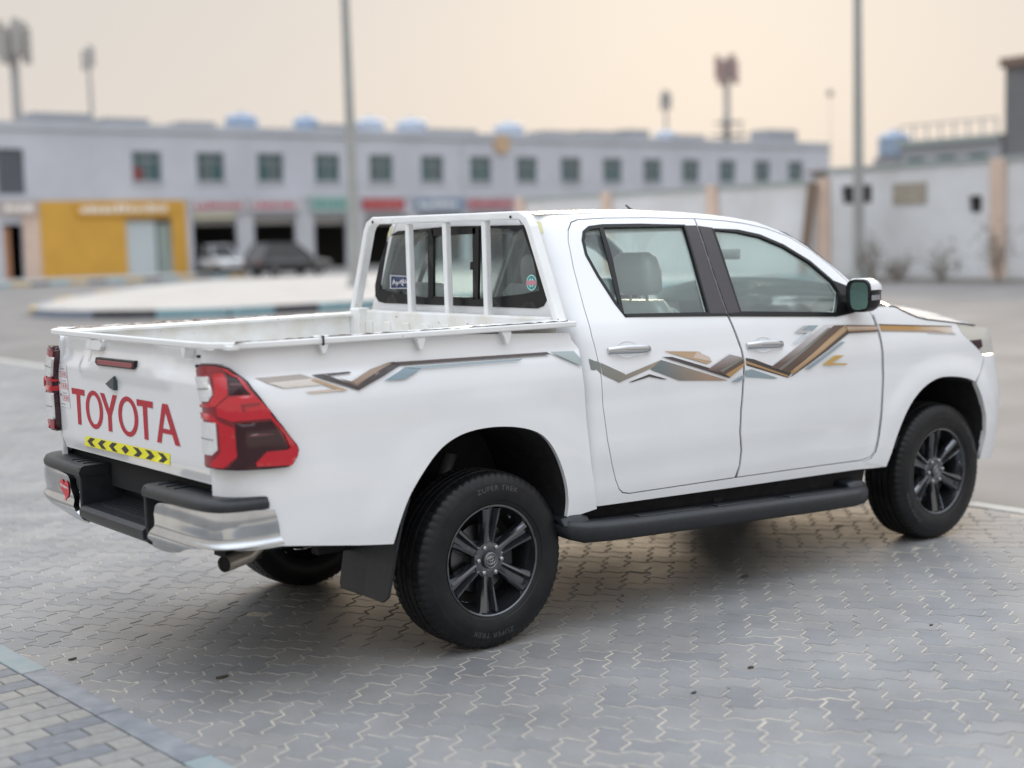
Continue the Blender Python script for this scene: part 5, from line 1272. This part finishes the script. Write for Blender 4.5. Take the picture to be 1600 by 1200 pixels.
island = tag(MB().prism(isl, lambda a, b: (a, b, -.02), lambda a, b: (a, b, .19)).build('traffic_island', M_isl), kind='structure')
dens = densify(isl, .95)
pxs = {}
def proj_u(p): q = np.array([p[0], p[1], 0])-CAM; return 800+FPX*(q @ RIGHT)/(q @ FWD)
for i in range(len(dens)):
    a, b = np.array(dens[i]), np.array(dens[(i+1) % len(dens)]); c = (a+b)/2
    if c[0] > 34.2 or c[1] > 52: continue
    d = (b-a)/np.linalg.norm(b-a); n = np.array([d[1], -d[0]])
    uu = proj_u(c)
    m = (K_yel if (int(uu/30) % 2) else K_blue) if uu < 195 else (K_teal if i % 3 != 1 else K_dark)
    q = [a+d*.01, b-d*.01, b-d*.01+n*.16, a+d*.01+n*.16]
    MB().prism([tuple(t) for t in q], lambda x, y: (x, y, -.02), lambda x, y: (x, y, .21)).build('kerb_stone', m, island)
# ------------------------------------------------------------------ boundary wall along the far side of the road
M_ww = mat('white_boundary_render', (.68, .69, .71), .85, dirt=(.56, .56, .56), vscale=.5)
M_cop = mat('grey_green_coping', (.33, .37, .36), .8)
BW = empty('boundary_wall', (35, 27, 0), 'long white rendered boundary wall with peach piers along the far side of the road', 'wall')
def wsheet(y0, y1, z1, holes, nm='wall'):
    vs, fs = fill2d([(y0, 0), (y1, 0), (y1, z1), (y0, z1)], holes, 3.0); P = np.stack([np.full(len(vs), 35.0), vs[:, 0], vs[:, 1]], 1); N = np.tile([-1.0, 0, 0], (len(vs), 1))
    shell(nm, P, N, orient(P, fs, np.array([-1.0, 0, 0])), M_ww, BW, flange=.22)
    MB().box2((35.23, y0, 0), (35.26, y1, z1)).build('wall_back', M_ww, BW); MB().box2((34.93, y0, z1), (35.3, y1, z1+.14)).build('coping', M_cop, BW)
def wp(u, v): p = hit(u, v, 0, 35.0); return (p[1], p[2])
h1, h2 = wp(1315, 291), wp(1362, 317); h3, h4 = wp(1514, 306), wp(1534, 332)
wsheet(26.65, 43.2, 3.28, [])
wsheet(-14, 26.4, 3.62, [[(h1[0], h2[1]), (h2[0], h2[1]), (h2[0], h1[1]), (h1[0], h1[1])], [(h3[0], h4[1]), (h4[0], h4[1]), (h4[0], h3[1]), (h3[0], h3[1])]])
for (a, b) in ((h1, h2), (h3, h4)): MB().box2((35.15, a[0], b[1]), (35.18, b[0], a[1])).build('dark_grille', M_dark, BW)
a, b = wp(1396, 287), wp(1448, 317)
MB().box2((34.95, b[0], b[1]), (34.998, a[0], a[1])).build('vent_panel', mat('tan_vent', (.36, .32, .26), .8, var=.2, vscale=6), BW)
for y in (43.2, 37.6, 31.77, 26.55, 19.8, 13.6, 7.4, 1.2, -5):
    MB().box2((34.86, y-.24, 0), (35.02, y+.24, 3.45 if y > 20 else 3.7)).build('pier', M_peach, BW)
pp = [wp(1278, 300), wp(1268, 420)]
MB().tube([(34.7, pp[0][0], 3.3), (34.5, pp[1][0], .0)], .16, 8).build('raking_prop', mat('brown_prop', (.22, .16, .12), .9), BW)
MB().box2((34.45, -14, -.02), (34.855, 43.2, .10)).build('wall_verge', M_side, BW)
# dry shrubs and rubble at the foot of the wall
M_dry = mat('dry_foliage', (.21, .18, .145), .9, var=.3, vscale=6)
def shrub(u, v, hgt, wid, label):
    p = hit(u, v, 0, 33.6); p[2] = 0; t = empty('dry_shrub', (p[0], p[1], 0), label, 'shrub', 'dry shrubs along the wall')
    st = MB(); lf = MB()
    for k in range(9):
        a = rng.uniform(0, 2*math.pi); e = np.array([math.cos(a)*wid*.5*rng.random(), math.sin(a)*wid*.5*rng.random(), hgt*rng.uniform(.5, .95)])
        st.tube([(p[0], p[1], 0), p+e*.5+np.array([0, 0, .05]), p+e], [.02, .014, .006], 5)
        for j in range(34):
            c = p+e*rng.uniform(.35, 1.05)+rng.normal(0, .11*wid, 3); s_ = rng.uniform(.04, .09); q = rng.normal(0, 1, (2, 3)); q /= np.linalg.norm(q, axis=1)[:, None]
            lf.add([c, c+q[0]*s_, c+(q[0]+q[1])*s_, c+q[1]*s_*.7], [(0, 1, 2, 3)])
    st.build('stem', M_dry, t); lf.build('foliage', M_dry, t, fixn=False)
for q in ((1362, 400, 1.5, 1.2, 'small brown dry shrub by the wall, just right of the leaning prop'), (1400, 432, .8, 1.3, 'low brown dry shrub at the foot of the wall near the door mirror'), (1470, 425, 1.2, 1.9, 'spreading brown dry shrub at the foot of the wall below the vent panel'), (1560, 425, 2.0, 2.0, 'tall dark dry shrub by the wall near the right edge')): shrub(*q)

# ------------------------------------------------------------------ buildings behind the wall
M_b2 = mat('grey_block_render', (.36, .37, .385), .85, var=.06, vscale=.4); M_b3 = mat('dark_tower_cladding', (.17, .17, .175), .8, var=.08, vscale=.5)
B2 = empty('flat_roofed_block', (60, 39, 0), 'low grey flat roofed block behind the wall, left of the dark tower', 'building')
MB().box2((60, 36.2, 0), (72, 42.2, 5.9)).build('wall', M_b2, B2); MB().box2((59.8, 36.2, 5.9), (72, 42.4, 6.2)).build('roof', M_cop, B2)
for k in range(3): MB().box2((59.95, 37+1.9*k, 4.3), (60.02, 38+1.9*k, 5.3)).build('window', M_pane, B2)
f = MB()
for y in np.linspace(36.4, 42.2, 8): f.box2((59.9, y-.03, 6.2), (59.96, y+.03, 7.0))
f.box2((59.9, 36.4, 6.95), (59.96, 42.2, 7.02)); f.build('roof_railing', M_clut, B2)
B3 = empty('dark_tower_block', (60, 30, 0), 'tall dark grey tower block with a brown parapet at the right edge', 'building')
MB().box2((60, 22, 0), (74, 36, 9.4)).build('wall', M_b3, B3); MB().box2((59.8, 22, 9.4), (74, 36.2, 9.85)).build('parapet', mat('brown_parapet', (.20, .14, .11), .8), B3)
for k in range(4):
    for j in range(3): MB().box2((59.95, 23+3.3*k, 1.4+2.8*j), (60.02, 24.4+3.3*k, 2.8+2.8*j)).build('window', M_pane2, B3)
B4 = empty('brown_roofed_shed', (60, 46, 0), 'small pale shed with a rusty brown roof behind the wall, beside the taller lamp post', 'shed')
MB().box2((60, 43.2, 0), (66, 48.3, 4.85)).build('wall', M_b2, B4)
MB().loft([[(59.7, 43.0, 4.85), (59.7, 48.5, 4.85), (66.3, 48.5, 4.85), (66.3, 43.0, 4.85)], [(59.7, 43.0, 5.0), (59.7, 48.5, 5.0), (66.3, 48.5, 5.25), (66.3, 43.0, 5.25)]], True, True).build('roof', mat('rusty_roof', (.22, .15, .12), .8, var=.2, vscale=1), B4)
tank((62, 44.2, 5.55), .85, 1.35, M_tank, 'bright blue water tank on the brown roofed shed, right of the taller lamp post')

# ------------------------------------------------------------------ lamp posts, masts
M_post = mat('galvanised_post', (.36, .37, .36), .5, metal=.35, var=.06, vscale=2)
def lamp_post(x, y, h, r0, r1, label, arm=(1, 0), base_z=0):
    t = empty('lamp_post', (x, y, base_z), label, 'lamp post', 'street lamp posts')
    MB().tube([(x, y, base_z), (x, y, base_z+h)], [r0, r1], 14).build('pole', M_post, t, smooth=True, angle=40)
    MB().tube([(x, y, base_z), (x, y, base_z+.35)], [r0*1.7, r0*1.35], 14).build('base', M_post, t)
    e = (x+arm[0]*1.8, y+arm[1]*1.8, base_z+h+.35)
    MB().tube([(x, y, base_z+h-.02), (x+arm[0]*.5, y+arm[1]*.5, base_z+h+.22), e], [r1, r1*.8, r1*.6], 10).build('arm', M_post, t)
    MB().box((e[0]+arm[0]*.3, e[1]+arm[1]*.3, e[2]), (.75 if arm[0] else .28, .28 if arm[0] else .75, .12)).build('lantern', mat('lantern_grey', (.3, .3, .3), .5), t, bevel=.03)
pl_ = hit(549, 300, 1, 37.0); lamp_post(pl_[0]+.05, 37.0, 12.5, .20, .13, 'grey lamp post standing on the island behind the cargo box', (1, 0), .19)
pr_ = hit(1341, 235, 0, 33.9); lamp_post(33.9, pr_[1], 11.5, .19, .12, 'grey lamp post standing in front of the white wall on the right', (0, -1))
pm = hit(1297, 145, 1, 95); MB_ = empty('distant_lamp', (pm[0], 95, 0), 'slim distant lamp with a small round head, left of the taller lamp post', 'lamp')
MB().tube([(pm[0], 95, 0), (pm[0], 95, pm[2])], .03, 8).build('pole', M_post, MB_); MB().lathe([(-.35, .02), (-.25, .30), (0, .42), (.25, .30), (.35, .02)], 14).build('lamp_head', mat('lamp_head_tan', (.40, .34, .30), .6), MB_, smooth=True).location = Vector((pm[0], 95, pm[2]))-world_loc(MB_)
M_mast = mat('mast_steel', (.40, .39, .385), .6); M_ant = mat('antenna_panel', (.40, .29, .27), .6)  # mast grey lightened, distance haze put into the colour
def mast(u, y, vtop, label, r, panels, hgt, sections=True, m=M_ant):
    p = hit(u, vtop, 1, y); t = empty('telecom_mast', (p[0], y, 0), label, 'mast', 'telecom masts beyond the roofs')
    top_ = p[2]
    MB().tube([(p[0], y, 0), (p[0], y, top_-hgt*.3)], [r*1.5, r], 10).build('pole', M_mast, t)
    for k in range(panels):
        a = 2*math.pi*k/panels+.4; c = (p[0]+math.cos(a)*r*3.2, y+math.sin(a)*r*3.2)
        MB().box((c[0], c[1], top_-hgt/2-(k % 2)*hgt*.18), (.55*r*3, .55*r*3, hgt*.8)).build('antenna', m, t)
    fr = MB()
    for k in range(2): fr.tube([(p[0]+r*3.4*math.cos(s), y+r*3.4*math.sin(s), top_-hgt*(.3+.5*k)) for s in np.linspace(0, 2*math.pi, 13)], r*.25, 6, False)
    fr.build('antenna_ring', M_mast, t)
    return t, p
mm, pmm = mast(1135, 120, 82, 'tall telecom mast with dark red antennas above the right end of the long building', .34, 6, 3.6)
pf = MB()
for k in range(3): pf.box((pmm[0]+.3, 120, 12.2+1.5*k), (4.6-1.2*k, 3.0, .25))
pf.tube([(pmm[0]-.6, 120, 10), (pmm[0]-.6, 120, 16)], .16, 6); pf.tube([(pmm[0]+2.4, 120, 10), (pmm[0]+2.4, 120, 15)], .12, 6)
pf.build('platform', M_mast, mm)
mast(1040, 120, 138, 'small grey telecom mast left of the tall one, above the cab roof', .16, 4, 2.4, m=M_mast)
mast(18, 120, 25, 'tall thick telecom mast at the left edge of the picture', .36, 6, 3.8, m=mat('antenna_grey', (.42, .40, .37), .6))  # antenna grey paled too, haze in the colour
mast(137, 120, 68, 'slim grey telecom mast left of centre over the mustard shopfront', .15, 3, 2.2, m=M_mast)

# ------------------------------------------------------------------ parked cars by the workshops
def car(name, x, y, rz, L, W_, H, paint, label, hood=.28):
    t = empty(name, (x, y, 0), label, 'car'); T = Matrix.Translation((x, y, 0)) @ Matrix.Rotation(rz, 4, 'Z')
    def place(mb): mb.v = [tuple(T @ Vector(p)) for p in mb.v]; return mb
    def ring(xx, hw, z0, z1, e=.45, n=20): return [(xx, hw*math.copysign(abs(math.cos(a))**e, math.cos(a)), (z0+z1)/2+(z1-z0)/2*math.copysign(abs(math.sin(a))**e, math.sin(a))) for a in [2*math.pi*k/n for k in range(n)]]
    b = MB().loft([ring(-L/2, W_*.40, .45, .85), ring(-L/2+.08, W_*.46, .34, .98), ring(-L*.3, W_*.5, .26, 1.02), ring(0, W_*.5, .25, 1.0), ring(L*.22, W_*.5, .26, .98), ring(L*.4, W_*.485, .28, .90), ring(L/2-.06, W_*.44, .33, .78), ring(L/2, W_*.38, .42, .68)], True, True)
    place(b).build('body', paint, t, smooth=True, angle=50)
    g = MB().loft([[(-L*.46, s*W_*.42, .95) for s in (1, -1)]+[(-L*.46, -W_*.42, .96), (-L*.46, W_*.42, .96)], [(-L*.38, W_*.36, H-.06), (-L*.38, -W_*.36, H-.06), (-L*.38, -W_*.38, H-.10), (-L*.38, W_*.38, H-.10)]], True, True)
    prof = [(-L*.47, .95), (-L*.37, H-.05), (-L*.20, H), (L*.02, H-.02), (L*.26, .94)]
    gl = MB().loft([[(xx, s*W_*(.46-.13*max(0, (z-.95)/(H-.95))), z) for s in (-1, 1)] for xx, z in prof], False, False)
    sidev = MB()
    for s in (-1, 1): sidev.add([(xx, s*W_*(.46-.13*max(0, (z-.95)/(H-.95))), z) for xx, z in prof], [tuple(range(5))])
    gl.add(sidev.v, sidev.f); place(gl).build('windows', mat('car_window', (.02, .022, .025), .08, spec=.8), t)
    rf = MB().loft([[(xx, s*W_*.335, z+.012) for s in (-1, 1)]+[(xx, s*W_*.335, z-.02) for s in (1, -1)] for xx, z in ((-L*.36, H-.045), (-L*.20, H), (L*.02, H-.02), (L*.045, H-.06))], True, True)
    place(rf).build('roof', paint, t)
    for s in (-1, 1):
        for (xa, za), (xb, zb) in (((-L*.47, .95), (-L*.37, H-.05)), ((-L*.10, .96), (-L*.10, H-.02)), ((L*.26, .95), (L*.03, H-.03))):
            f = lambda xx, z: (xx, s*W_*(.465-.13*max(0, (z-.95)/(H-.95))), z)
            place(MB().tube([f(xa, za), f(xb, zb)], .045, 6)).build('pillar', paint, t)
    for xx in (-L*.30, L*.31):
        for s in (-1, 1):
            wl = MB().lathe([(-.10, .10), (-.10, .29), (-.07, .325), (.07, .325), (.10, .29), (.10, .19)], 28); wl.v = [(a+xx, (b if s < 0 else -b)+s*(W_*.5-.11), c+.325) for a, b, c in wl.v]
            w_ = place(wl).build('wheel', M_rubber, t, smooth=True, angle=40)
            rm = MB().lathe([(.085, .19), (.095, .17), (.08, .05), (.09, .001)], 20); rm.v = [(a+xx, (b if s < 0 else -b)+s*(W_*.5-.11), c+.325) for a, b, c in rm.v]
            place(rm).build('rim', M_steel, w_, smooth=True, angle=40)
    for s in (-1, 1):
        place(MB().box((L/2-.05, s*W_*.33, .70), (.14, W_*.17, .13))).build('headlight', M_clear, t, bevel=.03)
        place(MB().box((-L/2+.04, s*W_*.36, .84), (.12, W_*.14, .14))).build('rear_lamp', M_red, t, bevel=.03)
        place(MB().box((L*.20, s*(W_*.5+.06), 1.0), (.12, .14, .12))).build('mirror', paint, t, bevel=.03)
    place(MB().box((L/2+.0, 0, .52), (.05, .5, .12))).build('number_plate', M_white, t)
    place(MB().box((L/2-.03, 0, .64), (.08, W_*.42, .12))).build('grille', M_gap, t)
    return t
car('parked_car', fx(330), 80.2, -math.pi/2, 4.5, 1.95, 1.85, mat('car_white', (.72, .73, .75), .3, coat=.8), 'white car parked nose out in the workshop bay under the red lettered sign')
pc = hit(458, 431, 2, 0); car('parked_car', pc[0], pc[1]+.6, .12, 4.8, 1.9, 1.85, mat('car_black', (.035, .033, .036), .25, coat=.8), 'black car parked in front of the open workshop bays, left of the lamp post')
for o in bpy.data.objects:
    if o.get('kind') == 'structure' and o.get('label'): pass
